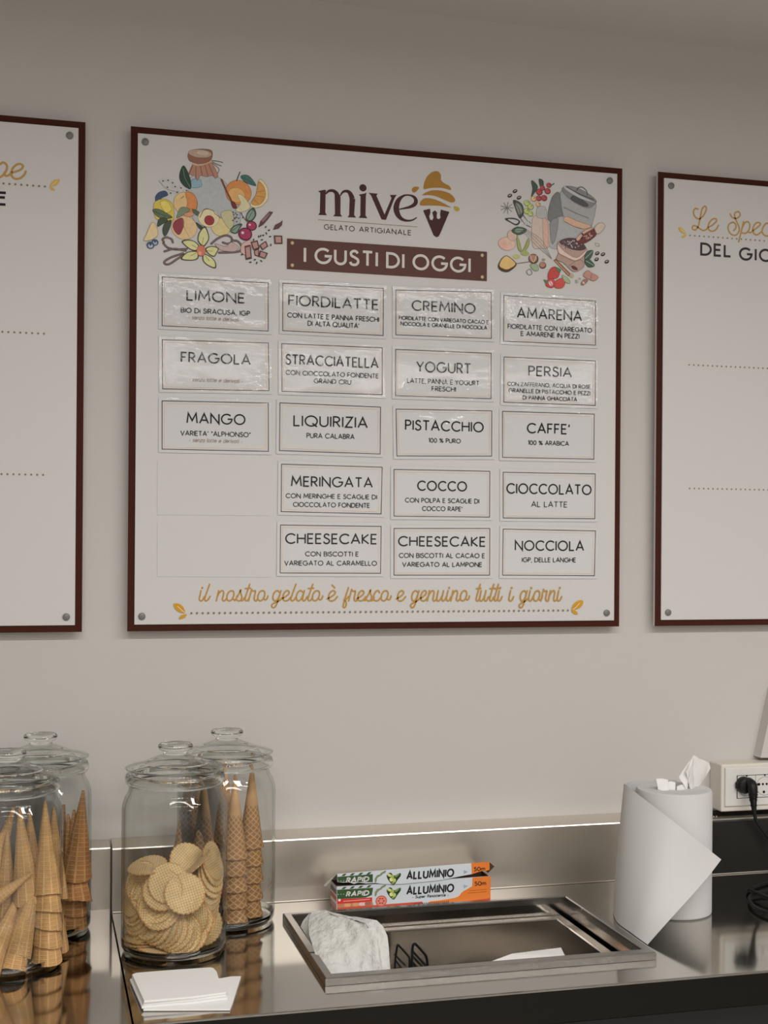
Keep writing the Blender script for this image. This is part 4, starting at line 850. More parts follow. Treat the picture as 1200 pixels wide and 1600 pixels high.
waf = cone_mesh('waffle_cone', .0240, .150, M_rolled, True)
GC = 'waffle cones in the jar at the left edge'
def lean(proto, tip, base, turn, label, grp, h=.150):
    t, bb = W(*tip), W(*base); ax = (t - bb).normalized()
    put(proto, t - ax * h, ax, turn, label, 'ice cream cone', grp)
for k in range(5):
    bse = W(73, 1500, 2.185); put(waf, Vector((bse.x, 2.183, FL + .002 + .0262 * k)), (-.03, .05, 1), 1 + k * .7, LEV[k] + ' waffle cone of the upright stack at the right in the leftmost jar', 'ice cream cone', GC)
lean(waf, (30, 1262, 2.185), (42, 1400, 2.19), .3, 'waffle cone pointing straight up above the lying cone in the leftmost jar', GC)
lean(waf, (63, 1340, 2.195), (25, 1492, 2.160), 2.2, 'large foremost waffle cone leaning right in the leftmost jar', GC)
lean(waf, (56, 1367, 2.182), (18, 1517, 2.152), 4.0, 'waffle cone nested beneath the large foremost one in the leftmost jar', GC)
lean(waf, (50, 1364, 2.166), (-26, 1418, 2.172), 1.4, 'waffle cone lying sideways across the leftmost jar', GC)
lean(waf, (36, 1385, 2.20), (2, 1462, 2.158), .8, 'waffle cone with its dark opening turned to the viewer in the leftmost jar', GC)
lean(waf, (22, 1262, 2.225), (-24, 1400, 2.205), 2.9, 'waffle cone leaning left of the upright one in the leftmost jar', GC)
lean(waf, (12, 1300, 2.20), (8, 1440, 2.205), 5.1, 'waffle cone standing behind the lying cone in the leftmost jar', GC)
lean(waf, (46, 1268, 2.27), (52, 1400, 2.27), 2.1, 'shaded waffle cone at the back centre of the leftmost jar', GC)
lean(waf, (84, 1262, 2.245), (84, 1400, 2.245), 3.3, 'shaded waffle cone at the back right of the leftmost jar', GC)
lean(waf, (-10, 1262, 2.26), (-18, 1400, 2.26), 3.9, 'shaded waffle cone at the back left of the leftmost jar', GC)
lean(waf, (82, 1340, 2.245), (84, 1476, 2.245), 1.3, 'lower waffle cone at the back right of the leftmost jar', GC)
lean(waf, (44, 1345, 2.275), (48, 1480, 2.275), 1.3, 'lower waffle cone at the back centre of the leftmost jar', GC)

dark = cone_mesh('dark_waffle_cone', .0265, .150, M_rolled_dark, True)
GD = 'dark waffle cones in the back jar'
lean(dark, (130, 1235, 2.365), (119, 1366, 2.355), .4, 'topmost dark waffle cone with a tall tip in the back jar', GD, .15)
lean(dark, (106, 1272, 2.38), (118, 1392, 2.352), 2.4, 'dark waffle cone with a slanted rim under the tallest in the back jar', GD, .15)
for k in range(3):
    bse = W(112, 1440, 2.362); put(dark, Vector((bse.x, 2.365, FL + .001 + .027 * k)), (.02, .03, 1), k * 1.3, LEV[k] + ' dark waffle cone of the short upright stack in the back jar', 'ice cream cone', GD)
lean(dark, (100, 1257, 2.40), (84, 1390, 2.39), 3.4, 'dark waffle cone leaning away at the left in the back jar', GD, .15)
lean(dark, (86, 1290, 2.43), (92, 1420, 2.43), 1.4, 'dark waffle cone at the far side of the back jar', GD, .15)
b = MB()
for k in range(46):
    a, r = random.random() * 6.28, .08 * math.sqrt(random.random()); x, y = JD.x + r * math.cos(a), JD.y + r * math.sin(a); s = random.uniform(.0015, .006); z = CT + .0095
    v = [(x + s * math.cos(q + a), y + s * math.sin(q + a), z + random.uniform(0, .002)) for q in (0, 1.9, 3.6)]; b.add(v + [(x, y, z + .0025)], [(0, 1, 2), (0, 3, 1), (1, 3, 2), (2, 3, 0)])
tag(b.build('cone_crumbs', mat('cone_crumb', (.42, .2, .07), .8)), 'broken cone crumbs on the bottom of the back jar', 'crumbs', kind='stuff')

# round wafers
def wafer_mesh():
    n = 72; V, U, F = [], [], []
    R = .0335; rad = (.03, .5, .95, 1.0)
    for s in (1, -1):
        for q in rad:
            for k in range(n):
                a = 2 * PI * k / n; r = R * q * (1 + (.032 * math.cos(a * 26) if q > .9 else 0))
                zq = s * (.0011 if q < .99 else .0007) + .0016 * q * q * math.cos(2 * a + .5)
                V.append((r * math.cos(a), r * math.sin(a), zq)); U.append((r * math.cos(a), r * math.sin(a)))
    m = len(rad) * n
    for s in (0, 1):
        for j in range(len(rad) - 1):
            for k in range(n):
                k2 = (k + 1) % n; q = (s * m + j * n + k, s * m + j * n + k2, s * m + (j + 1) * n + k2, s * m + (j + 1) * n + k)
                F.append(q[::-1] if s == 0 else q)
    F.append(tuple(range(n))); F.append(tuple(m + k for k in range(n))[::-1])
    for k in range(n):
        k2 = (k + 1) % n; F.append(((len(rad) - 1) * n + k, (len(rad) - 1) * n + k2, m + (len(rad) - 1) * n + k2, m + (len(rad) - 1) * n + k))
    o = link('round_wafer', V, F, M_wafer, None, True, uv=U); o.data.materials.append(M_toast)
    for pl in o.data.polygons:
        if max(math.hypot(*o.data.vertices[i].co.xy) for i in pl.vertices) > R * .99 and all(math.hypot(*o.data.vertices[i].co.xy) > R * .9 for i in pl.vertices) and max(math.hypot(*o.data.vertices[i].co.xy) for i in pl.vertices) > 0: pl.material_index = 1
    return o
wafer = wafer_mesh()
ORD = ('foremost', 'second', 'third', 'fourth', 'fifth', 'sixth', 'seventh', 'eighth', 'ninth', 'tenth', 'eleventh', 'twelfth')
GW = 'round wafers in the jar'
def inside(p, r=.0845):
    d = Vector((p.x - JA.x, p.y - JA.y)); 
    return p
def fan(n, p0, p1, n0, n1, where):
    a, c = W(*p0), W(*p1)
    for k in range(n):
        f = k / max(1, n - 1); nn = Vector(n0).lerp(Vector(n1), f) + Vector((random.uniform(-.05, .05), 0, random.uniform(-.05, .05)))
        nn.normalize(); p = a.lerp(c, f) + Vector((random.uniform(-.0015, .0015), 0, random.uniform(-.001, .001)))
        rr = .0335; sl = math.sqrt(max(0, 1 - nn.x ** 2)) ; sz = math.sqrt(max(0, nn.x ** 2 + nn.y ** 2))
        p.z = max(p.z, CT + .0105 + rr * sz)
        hx = rr * math.sqrt(nn.y ** 2 + nn.z ** 2); hy = rr * math.sqrt(nn.x ** 2 + nn.z ** 2)
        d = Vector((p.x - JA.x, p.y - JA.y)); lim = .0845 - (hx * abs(d.x) + hy * abs(d.y)) / max(1e-6, d.length) * .82
        if d.length > lim: d = d.normalized() * max(lim, .002); p.x, p.y = JA.x + d.x, JA.y + d.y
        lab = (ORD[k] + ' round wafer of ' + where) if n > 1 else where
        put(wafer, p, nn, random.random() * 6, lab, 'wafer', GW)
fan(1, (289, 1396, 2.172), (289, 1396, 2.17), (-.05, -.93, .35), (0, -.9, .35), 'round wafer facing the viewer at the centre of the wafer jar')
fan(2, (262, 1380, 2.184), (254, 1391, 2.184), (-.2, -.9, .38), (-.3, -.9, .36), 'the pair left of the central wafer in the wafer jar')
fan(1, (221, 1354, 2.220), (221, 1353, 2.2), (-.12, -.2, .95), (0, -.2, .97), 'smooth round wafer lying flat on top at the left of the wafer jar')
fan(8, (334, 1345, 2.236), (331, 1412, 2.205), (.80, -.50, .34), (.66, -.66, .36), 'the fan high at the right in the wafer jar')
fan(9, (216, 1378, 2.222), (246, 1426, 2.178), (-.62, -.66, .42), (-.25, -.80, .54), 'the fan high at the left in the wafer jar')
fan(7, (206, 1402, 2.238), (212, 1446, 2.220), (-.88, -.40, .26), (-.78, -.52, .34), 'the fan along the left glass of the wafer jar')
fan(10, (232, 1438, 2.205), (293, 1464, 2.175), (-.80, -.50, .34), (-.35, -.82, .46), 'the low fan across the middle of the wafer jar')
fan(3, (296, 1432, 2.188), (307, 1444, 2.184), (-.55, -.8, .25), (-.4, -.88, .25), 'the small fan under the central wafer')
fan(5, (312, 1446, 2.215), (334, 1448, 2.205), (.60, -.78, .16), (.48, -.86, .16), 'the fan low at the right in the wafer jar')
fan(3, (218, 1462, 2.23), (219, 1476, 2.225), (-.05, -.12, 1), (.05, -.1, 1), 'the flat pile low at the left in the wafer jar')
fan(1, (234, 1492, 2.195), (234, 1492, 2.19), (.02, -.16, 1), (0, -.1, 1), 'round wafer lying alone on the bottom of the wafer jar')
fan(2, (296, 1346, 2.250), (300, 1352, 2.255), (.2, -.72, .6), (.1, -.7, .7), 'the pair at the back centre of the wafer jar')
fan(1, (305, 1352, 2.215), (0, 0, 0), (-.62, .12, .74), (0, 0, 1), 'round wafer seen edge-on between the centre and the right fan')
fan(6, (250, 1400, 2.255), (300, 1440, 2.26), (-.4, -.6, .6), (.3, -.6, .7), 'the pile hidden behind the front fans in the wafer jar')

# ------------------------------------------------------------------ foil carton
def KB(r, g, b_): return ink((r, g, b_), (196, 192, 186), .8)
FX0, FX1, FY0, FY1, FZ = .5450, .8495, 2.400, 2.450, .9440
t = thing('foil_box', 'open aluminium foil carton standing behind the well against the backsplash', 'box', ((FX0 + FX1) / 2, 2.425, CT))
b = MB(); z0 = CT + .0004
b.quad((FX0, FY0, z0), (FX1, FY0, z0), (FX1, FY0, FZ), (FX0, FY0, FZ)); b.quad((FX0, FY1, z0), (FX0, FY1, FZ), (FX1, FY1, FZ), (FX1, FY1, z0))
b.quad((FX0, FY0, z0), (FX0, FY0, FZ), (FX0, FY1, FZ), (FX0, FY1, z0)); b.quad((FX1, FY0, z0), (FX1, FY1, z0), (FX1, FY1, FZ), (FX1, FY0, FZ)); b.quad((FX0, FY0, z0), (FX0, FY1, z0), (FX1, FY1, z0), (FX1, FY0, z0))
body = b.build('carton_body', M_cardw, t)
e = .0006; b = MB()
b.quad((FX0 + e, FY0 + e, z0 + e), (FX1 - e, FY0 + e, z0 + e), (FX1 - e, FY0 + e, FZ), (FX0 + e, FY0 + e, FZ)); b.quad((FX0 + e, FY1 - e, z0 + e), (FX1 - e, FY1 - e, z0 + e), (FX1 - e, FY1 - e, FZ), (FX0 + e, FY1 - e, FZ))
b.quad((FX0 + e, FY0 + e, z0), (FX0 + e, FY0 + e, FZ), (FX0 + e, FY1 - e, FZ), (FX0 + e, FY1 - e, z0)); b.quad((FX1 - e, FY0 + e, z0), (FX1 - e, FY0 + e, FZ), (FX1 - e, FY1 - e, FZ), (FX1 - e, FY1 - e, z0)); b.build('inner_lining', M_card, body)
def carton_motifs(pr, yy, dy, low):
    gr, gd = KB(52, 78, 42), KB(34, 52, 30)
    if low:
        shape(pr, [(526.6, 1390.3), (583, 1387), (581, 1398.5), (571, 1402.5), (526.6, 1405)], gr, False, yy)
    else:
        shape(pr, [(527.2, 1370), (582.5, 1365.8), (582.5, 1378.5), (527.2, 1378)], gr, False, yy)
    for k in range(4):
        x = 533 + k * 13; yb = (1390 if low else 1369.5) - (x - 527) * .066
        shape(pr, [(x, yb), (x + 5, yb - .4), (x + 9, yb - 4.2), (x + 4, yb - 3.8)], gr, False, yy)
    line(pr, 'RAPID', 541, 577, 1396 + dy if low else 1374.2, 7.8, 2.0, (.78, .77, .75), yy, shear=.22, gap=.3)
    dots(pr, (528.5, 1397.5 if low else 1376.5), (537, 1397 if low else 1376), 3, .7, (.7, .7, .68), yy)
    o = 0 if low else -23
    shape(pr, [(604, 1391 + o), (610, 1386.5 + o), (616, 1391 + o), (625, 1387 + o), (626, 1391 + o), (621, 1398 + o), (615, 1405.5 + o), (608, 1400 + o)], gd, True, yy)
    for x, y_, rx, ry, a, cc in ((608.5, 1390.5, 3.6, 2.2, -.5, (186, 192, 110)), (613, 1393, 2.6, 3.6, .2, (150, 164, 80)), (620, 1391, 3.4, 1.7, .6, (116, 136, 66)), (611, 1397.5, 2.4, 3.2, .4, (200, 204, 134)), (616, 1398.5, 2.6, 3.4, -.3, (170, 180, 94)), (614, 1402.5, 2.2, 1.6, 0, (126, 142, 70)), (624, 1389, 1.6, 1, .6, (80, 104, 52))): oval(pr, x, y_ + o, rx, ry, KB(*cc), a, yy)
    for x, y_, a in ((588, 1393, .8), (591, 1390, .2), (596, 1387, .9), (600, 1384.5, .5), (587, 1397, 1.4)): oval(pr, x, y_ + o + (0 if low else 1.5), 3.4, 1.7, KB(120, 134, 92), a, yy)
    pen(pr, [(586, 1398 + o), (594, 1389 + o), (602, 1383.5 + o)], .6, KB(80, 92, 62), yy)
    line(pr, 'ALLUMINIO', 635, 709.6, 1389.4 if low else 1365.6, 12.8, 2.7, KB(30, 30, 32), yy, shear=.06, gap=.30)
    shape(pr, [(724.5, 1382 + (0 if low else -22.5)), (731, 1384.5 + (0 if low else -22.5)), (724.5, 1388 + (0 if low else -22.5))], KB(140, 152, 156), False, yy)
pr = Print(FY0 - .0003); yy = FY0
shape(pr, [(526.4, 1386.2), (766.2, 1368.6), (766.2, 1405.4), (526.4, 1422.6)], KB(186, 188, 188), False, yy)
carton_motifs(pr, yy, 0, True)
shape(pr, [(526.6, 1405), (571, 1402.7), (581.5, 1402), (581.5, 1408.2), (526.6, 1412.4)], KB(192, 46, 40), False, yy); dots(pr, (537, 1408.2), (577, 1405), 22, .8, KB(226, 170, 160), yy); shape(pr, [(528.5, 1404.5), (532, 1404.2), (532, 1408), (528.5, 1408.3)], KB(220, 214, 206), False, yy)
shape(pr, [(526.6, 1412.4), (581.5, 1408.2), (584, 1416), (526.6, 1420)], KB(170, 112, 84), False, yy)
for x, c in ((543, (196, 146, 96)), (556, (190, 140, 92)), (566, (206, 170, 160)), (575, (150, 90, 74))): shape(pr, [(x - 4.5, 1412.5 - (x - 540) * .07), (x + 4, 1412 - (x - 540) * .07), (x + 4, 1416 - (x - 540) * .07), (x - 4, 1416.6 - (x - 540) * .07)], KB(*c), True, yy)
shape(pr, [(526.6, 1418.4), (660, 1408.6), (660, 1413), (526.6, 1422.6)], KB(178, 66, 44), False, yy)
oval(pr, 595.5, 1407.5, 8.6, 8.6, KB(178, 88, 72), 0, yy); oval(pr, 595.5, 1407.5, 7, 7, KB(206, 122, 100), 0, yy)
for k in range(6): oval(pr, 595.5 + 4 * math.cos(k * 1.05), 1407.5 + 4 * math.sin(k * 1.05), 1.5, 1.2, KB(140, 62, 52), 0, yy)
line(pr, '- Super Resistente -', 644, 701, 1399.6, 4.6, .85, KB(50, 50, 52), yy, shear=.1, gap=.2)
OR = KB(212, 112, 44)
shape(pr, [(738.3, 1371), (766.2, 1368.6), (766.2, 1405.4), (668, 1412.5), (672, 1408), (690, 1406), (714, 1401.5), (722, 1393.5), (737.6, 1384.5)], OR, False, yy); pen(pr, [(672, 1407.6), (690, 1405.6), (714, 1401), (722, 1393), (737.4, 1384)], .8, KB(224, 196, 168), yy)
shape(pr, [(730, 1407.5), (766, 1403), (766, 1405.4), (716, 1409)], KB(190, 60, 36), False, yy)
line(pr, '50m', 741, 759.4, 1380.2, 6.6, 1.5, KB(70, 34, 22), yy, gap=.22)
dots(pr, (734, 1391.5), (759, 1389.5), 16, .55, KB(110, 52, 26), yy); dots(pr, (731, 1395.3), (759, 1393), 18, .55, KB(110, 52, 26), yy); dots(pr, (648, 1412), (700, 1408.4), 18, 1.0, KB(70, 50, 44), yy)
pr.done('front_print', M_box, body)
b = MB(); xs = FX0 - .0003
for (a, c, col) in ((0, .2, (150, 80, 60)), (.2, .34, (196, 190, 184)), (.34, .55, (170, 44, 40)), (.55, .62, (200, 190, 180)), (.62, .84, (56, 60, 44)), (.84, 1, (190, 188, 184))):
    b.col = KB(*col); b.quad((xs, FY0, z0 + (FZ - z0) * a), (xs, FY0, z0 + (FZ - z0) * c), (xs, FY1, z0 + (FZ - z0) * c), (xs, FY1, z0 + (FZ - z0) * a))
b.build('side_print', M_box, body)
# lid, lifted at the front, with a torn flap
ZL = .9712; YL = 2.3975
b = MB(); b.quad((FX0, FY1, FZ + .001), (FX1, FY1, FZ + .001), (FX1 - .002, YL, ZL + .003), (FX0 + .001, YL, ZL - .003)); b.quad((FX0, FY1, FZ + .0004), (FX1, FY1, FZ + .0004), (FX1 - .002, YL, ZL + .0024), (FX0 + .001, YL, ZL - .0036))
edge = [(527, 1378), (536, 1379), (545, 1378.4), (553, 1381), (560, 1379), (572, 1380.5), (586, 1379.6), (600, 1381.4), (628, 1381.2), (655, 1378.6), (684, 1375.8), (700, 1373), (720, 1369), (738, 1365.6), (752, 1360.8), (758, 1361), (765, 1359)]
top = [(527, 1365), (764.6, 1346)]
T = [W(a, c, YL) for a, c in top]; T[0].z = ZL - .003; T[1].z = ZL + .003; E_ = [W(a, c, YL) for a, c in edge]
vs = [T[0]] + E_ + [T[1]]; tri = tessellate_polygon([[Vector((v.x, v.z, 0)) for v in vs]])
b.add(vs, [tuple(f) for f in tri]); b.add([v + Vector((0, .0006, 0)) for v in vs], [tuple(f) for f in tri])
lid = b.build('lid', M_cardw, t)
pr = Print(YL - .0003)
pr.poly([(v.x, v.z) for v in vs], KB(190, 192, 192)); carton_motifs(pr, YL, 0, False)
pr.poly([(v.x, v.z) for v in ([W(736.4, 1348.4, YL), W(764.4, 1346.2, YL)] + [W(a, c, YL) for a, c in edge[::-1][:4]] + [W(737, 1366, YL)])], OR)
line(pr, '50m', 740, 758, 1357.6, 6.4, 1.5, KB(70, 34, 22), YL, gap=.22); pr.done('flap_print', M_box, lid)
b = MB(); p = [W(527, 1364.5, 2.405), W(526.5, 1369, 2.405), W(511, 1387, 2.43), W(509.5, 1385, 2.43)]
q = [Vector((FX0, 2.400, .967)), Vector((FX0, 2.448, .947)), Vector((FX0 - .017, 2.440, .936)), Vector((FX0 - .021, 2.402, .9445))]
b.add(q + [v + Vector((.0006, 0, .0008)) for v in q], [(0, 1, 2, 3), (7, 6, 5, 4), (0, 3, 7, 4), (1, 5, 6, 2), (2, 6, 7, 3)]); b.build('end_flap', M_cardw, t)
q = [Vector((FX1 - .001, 2.402, .972)), Vector((FX1 - .001, 2.44, .950)), Vector((FX1 + .006, 2.43, .944)), Vector((FX1 + .0125, 2.412, .9605))]
b = MB(); b.add(q + [v + Vector((-.0006, 0, .0008)) for v in q], [(0, 1, 2, 3), (7, 6, 5, 4), (0, 3, 7, 4), (2, 6, 7, 3)]); b.build('end_flap', M_card, t)['label'] = 'brown inner side of the end flap'
b = MB(); b.lathe([(.0001, 0), (.0185, 0), (.0185, .296), (.0001, .296)], 0, 0, 28, Matrix.Translation((FX0 + .004, 2.425, CT + .0205)) @ Matrix.Rotation(PI / 2, 4, 'Y')); b.build('foil_roll', M_foil, t, True)

# ------------------------------------------------------------------ paper towel roll
RC = Vector((1.1616, 2.251)); RR = .0706; RT = 1.1311
t = thing('paper_towel_roll', 'big white paper towel roll standing with a loose twisted end sheet', 'paper roll', (RC.x, RC.y, CT))
b = MB(); b.lathe([(.0001, CT + .0005), (RR - .002, CT + .0005), (RR, CT + .003), (RR, RT - .004), (RR - .002, RT - .001), (RR - .006, RT), (.060, RT - .0012), (.045, RT + .0004), (.033, RT - .001), (.0235, RT), (.0225, RT - .002), (.0215, RT - .05), (.0001, RT - .05)], RC.x, RC.y, 64)
b.build('roll', M_roll, t, True)
def cat(P): return [Vector(v) for v in P]
L0 = RC.x - RR
PB = cat([(1.205, 2.322, CT + .001), (1.135, 2.334, CT + .001), (1.068, 2.305, CT + .001), (1.0265, 2.212, CT + .001), (1.0205, 2.135, CT + .001), (1.0181, 2.0655, CT + .001)])
a, c = G(977, 1224, RT + .0005), G(986, 1232.5, RT + .0005)
PT = cat([(1.205, 2.322, RT + .0005), (1.145, 2.334, RT + .0005), a, c, W(1054, 1285, 2.170), W(1127, 1343, 2.165)])
sb, st = spline(PB, 8), spline(PT, 8); Grd = []
for i in range(len(sb)):
    row = []; f = i / (len(sb) - 1)
    for j in range(15):
        v = j / 14; p = sb[i].lerp(st[i], v); d = Vector((p.x - RC.x, p.y - RC.y)); bul = .006 * math.sin(PI * v) * f * f
        if d.length < RR + .0022: d = d.normalized() * (RR + .0022)
        d = d + d.normalized() * bul; row.append(Vector((RC.x + d.x, RC.y + d.y, p.z)))
    Grd.append(row)
b = MB(); b.grid(Grd); b.build('loose_sheet', M_roll, t, True)
b = MB()     # crumpled end of the core pulled up
def crumple(pts, seed, thick):
    P = []
    for i in range(len(pts)):
        row = []
        for j in range(len(pts[0])):
            q = pts[i][j]; n_ = noise.noise_vector(Vector((q.x * 60 + seed, q.y * 60, q.z * 60))) * thick; row.append(q + n_)
        P.append(row)
    return P
def patch(c4, n, seed, thick, y):
    A = [Vector(v) for v in c4]; return crumple([[A[0].lerp(A[1], i / n).lerp(A[3].lerp(A[2], i / n), j / n) for j in range(n + 1)] for i in range(n + 1)], seed, thick)
w3 = lambda px, py, y: W(px, py, y)
b.grid(patch([w3(1061, 1214, 2.235), w3(1083, 1180, 2.25), w3(1076, 1212, 2.232), w3(1074, 1237, 2.236)], 8, 1, .0022, 0))
b.grid(patch([w3(1083, 1180, 2.25), w3(1108.5, 1192, 2.262), w3(1098, 1222, 2.268), w3(1084, 1237, 2.25)], 8, 2, .0015, 0))
b.grid(patch([w3(1083, 1180, 2.25), w3(1084, 1237, 2.25), w3(1080, 1238, 2.236), w3(1072, 1205, 2.232)], 8, 3, .0022, 0))
b.grid(patch([w3(1108.5, 1192, 2.262), w3(1110, 1201, 2.262), w3(1098, 1222, 2.275), w3(1094, 1215, 2.27)], 4, 4, .001, 0))
b.grid(patch([w3(1026, 1217, 2.24), w3(1044, 1218, 2.238), w3(1046, 1237, 2.232), w3(1028, 1234, 2.236)], 8, 5, .0028, 0))
b.grid(patch([w3(1043, 1222, 2.243), w3(1056, 1222, 2.24), w3(1055, 1238, 2.234), w3(1042, 1238, 2.236)], 8, 6, .0025, 0))
b.grid(patch([w3(1058, 1228, 2.238), w3(1073, 1224, 2.236), w3(1074, 1238, 2.234), w3(1056, 1238, 2.236)], 8, 8, .003, 0))
b.grid(patch([w3(1026, 1217, 2.24), w3(1044, 1218, 2.238), w3(1050, 1224, 2.262), w3(1034, 1222, 2.264)], 8, 7, .0025, 0))
b.build('core_tissue', M_paper, t, True)

# ------------------------------------------------------------------ wall socket, plug and cord
t = thing('socket_box', 'ivory surface mounted double power socket box on the wall', 'power socket', (1.49, 2.5, 1.0275))
b = MB(); SX0, SX1, SY = 1.3885, 1.600, 2.480
b.box(SX0, SX1, SY, WALL, 1.0290, 1.1285, .003); b.build('back_box', M_socket, t, False)
px0 = W(1131.8, 1230, SY).x; pz1 = W(1140, 1199.3, SY).z; pz0 = W(1140, 1259.5, SY).z
b = MB(); b.box(px0, 1.590, SY - .0045, SY + .001, pz0, pz1, .0018); plate = b.build('cover_plate', M_plate, t)
fy = SY - .0047
sx0 = W(1152, 1230, fy).x; sz1 = W(1165, 1212, fy).z; sz0 = W(1165, 1246.3, fy).z; sw = .0425
b = MB(); b.box(sx0 - .0012, sx0 + 2 * sw + .0012, fy - .0002, fy + .001, sz0 - .0012, sz1 + .0012); b.build('insert_gap', M_hole, plate)
for k in range(2):
    x = sx0 + k * sw; b = MB(); b.box(x + .0004, x + sw - .0004, fy - .0014, fy + .001, sz0, sz1, .0006); so = b.build('socket', M_plate, plate)
    pr = Print(fy - .0016); cx, cz = x + sw / 2, (sz0 + sz1) / 2; gy = (.33, .33, .32)
    pr.stroke([(cx + .0195 * math.cos(a), cz + .0195 * math.sin(a)) for a in [PI * .12 + i * PI * .76 / 14 for i in range(15)]], .0012, gy); pr.stroke([(cx + .0195 * math.cos(a), cz - .0195 * math.sin(a)) for a in [PI * .12 + i * PI * .76 / 14 for i in range(15)]], .0012, gy)
    for dx, dz, r in ((-.0135, 0, .0030), (-.0165, 0, .0026), (-.0045, 0, .0026), (.0045, 0, .0026), (.0135, 0, .0030), (-.002, -.0165, .003), (0, .0190, .0020)): pr.disc((cx + dx, cz + .004 + dz), r, (.01, .01, .01), 14)
    pr.done('holes', M_ink, so)
t = thing('power_cord', 'black power cord with its plug in the ivory wall socket', 'cord', (1.46, 2.46, CT))
pc = W(1166.5, 1228, SY - .02); b = MB()
b.lathe([(.0001, .017), (.010, .0168), (.0150, .0145), (.0172, .010), (.0178, .004), (.0178, 0), (.0001, 0)], 0, 0, 32, Matrix.Translation((pc.x, fy - .0018, pc.z)) @ Matrix.Rotation(PI / 2, 4, 'X'))
b.box(pc.x - .0195, pc.x + .0195, fy - .0095, fy - .0018, pc.z - .007, pc.z + .007, .002)
pts = spline([W(1169, 1222, 2.464), W(1175, 1227, 2.450), W(1176.5, 1238, 2.445), W(1177, 1250, 2.446), W(1178.5, 1268, 2.448)], 6)
rad = [.0105 + .0015 * math.sin(PI * i / (len(pts) - 1)) - .006 * (i / (len(pts) - 1)) ** 1.3 for i in range(len(pts))]; b.tube(pts, rad, 16)
plug = b.build('plug', M_black, t, True)
for f in (.52, .61, .70, .79, .88):
    i = int(f * (len(pts) - 1)); ax = (pts[i + 1] - pts[i]).normalized(); b = MB(); b.tube([pts[i] - ax * .0008, pts[i] + ax * .0008], rad[i] + .0009, 16); b.build('strain_relief_rib', M_black, plug)
zc_ = CT + .0042
path = [W(1178.5, 1268, 2.448), W(1181, 1280, 2.449), W(1191, 1296, 2.452), W(1206, 1314, 2.45), W(1228, 1338, 2.43), W(1250, 1362, 2.40)] + [G(a, c, zc_ + k * .0003) for k, (a, c) in enumerate(((1262, 1382), (1225, 1374), (1190, 1381), (1169, 1390), (1176, 1397), (1205, 1409), (1240, 1420), (1262, 1408), (1238, 1392), (1184, 1396), (1171, 1403), (1178, 1416), (1200, 1426), (1240, 1432), (1300, 1428)))]
path[6:] = [Vector((p.x, p.y, p.z + (.006 if 10 <= i <= 14 else 0))) for i, p in enumerate(path[6:], 6)]
b = MB(); b.tube(spline(path, 10), .0036, 12); b.build('cable', M_black, t, True)
t = thing('cable_duct', 'pale slanting cable duct on the wall above the socket box', 'cable duct', (1.56, 2.515, 1.13))
b = MB(); q = [W(1188.5, 1184, 2.50), W(1200.5, 1128, 2.50), W(1212, 1075, 2.50), W(1260, 1075, 2.50), W(1260, 1184, 2.50)]
n = len(q); b.add(q + [Vector((v.x, WALL, v.z)) for v in q], [tuple(range(n)), tuple(range(n, 2 * n))[::-1]] + [(i, (i + 1) % n, n + (i + 1) % n, n + i) for i in range(n)]); b.build('duct_cover', M_wall, t)

# ------------------------------------------------------------------ napkins, paper bag, utensil and paper in the well
def slab_sheet(name, top, z0, z1, label, cat, group, wav=.0008, layers=1, inset=.0015):
    """flat paper pad: outline of its top face in world x,y, thickness z0..z1"""
    b = MB(); q = spline([Vector((p[0], p[1], 0)) for p in top], 1, True) if False else [Vector((p[0], p[1], 0)) for p in top]
    nl = layers; hh = (z1 - z0) / nl
    cx = sum((p for p in q), Vector()) / len(q)
    for L in range(nl):
        s = 1 - .014 * (nl - 1 - L) * ((L % 2) * 2 - 1); a = [cx + (p - cx) * s + Vector((random.uniform(-.001, .001), random.uniform(-.001, .001), 0)) for p in q]
        zb, zt = z0 + L * hh + .00015, z0 + (L + 1) * hh; e = hh * .3; n = len(a); rings = []
        for (k, z) in ((1 - .006, zb), (1, zb + e), (1, zt - e), (1 - .006, zt)): rings.append([(cx.x + (p.x - cx.x) * k, cx.y + (p.y - cx.y) * k, z + (wav * noise.noise(Vector((p.x * 30, p.y * 30, L * 3))) if 0 else 0)) for p in a])
        vs = [v for r in rings for v in r]; fs = [(r * n + i, r * n + (i + 1) % n, (r + 1) * n + (i + 1) % n, (r + 1) * n + i) for r in range(3) for i in range(n)]
        fs += [tuple(range(n))[::-1], tuple(3 * n + i for i in range(n))]; b.add(vs, fs)
    return tag(b.build(name, M_paper, None, False, origin=Vector((cx.x, cx.y, z0))), label, cat, group)
def outline(pts, z, n=6): return [(p.x, p.y) for p in spline([G(a, c, z) for a, c in pts], 1, True)] if n == 1 else [(G(a, c, z).x, G(a, c, z).y) for a, c in pts]
slab_sheet('paper_napkin', outline([(224, 1577.5), (359.5, 1576.5), (364, 1567), (375.5, 1525), (362, 1525.5), (346, 1528.5), (300, 1530), (235, 1545)], CT + .003), CT + .0004, CT + .003, 'thin white napkin sticking out to the right under the folded napkin', 'napkin', 'folded napkins on the counter')
slab_sheet('paper_napkin', outline([(224, 1563.5), (300, 1557.5), (354, 1550.5), (356, 1547), (343, 1530), (338, 1518), (334, 1512.3), (329, 1511), (270, 1515), (212, 1520), (205.5, 1522)], CT + .0145), CT + .003, CT + .0145, 'thick folded white napkin lying before the wafer jar', 'napkin', 'folded napkins on the counter', layers=3)

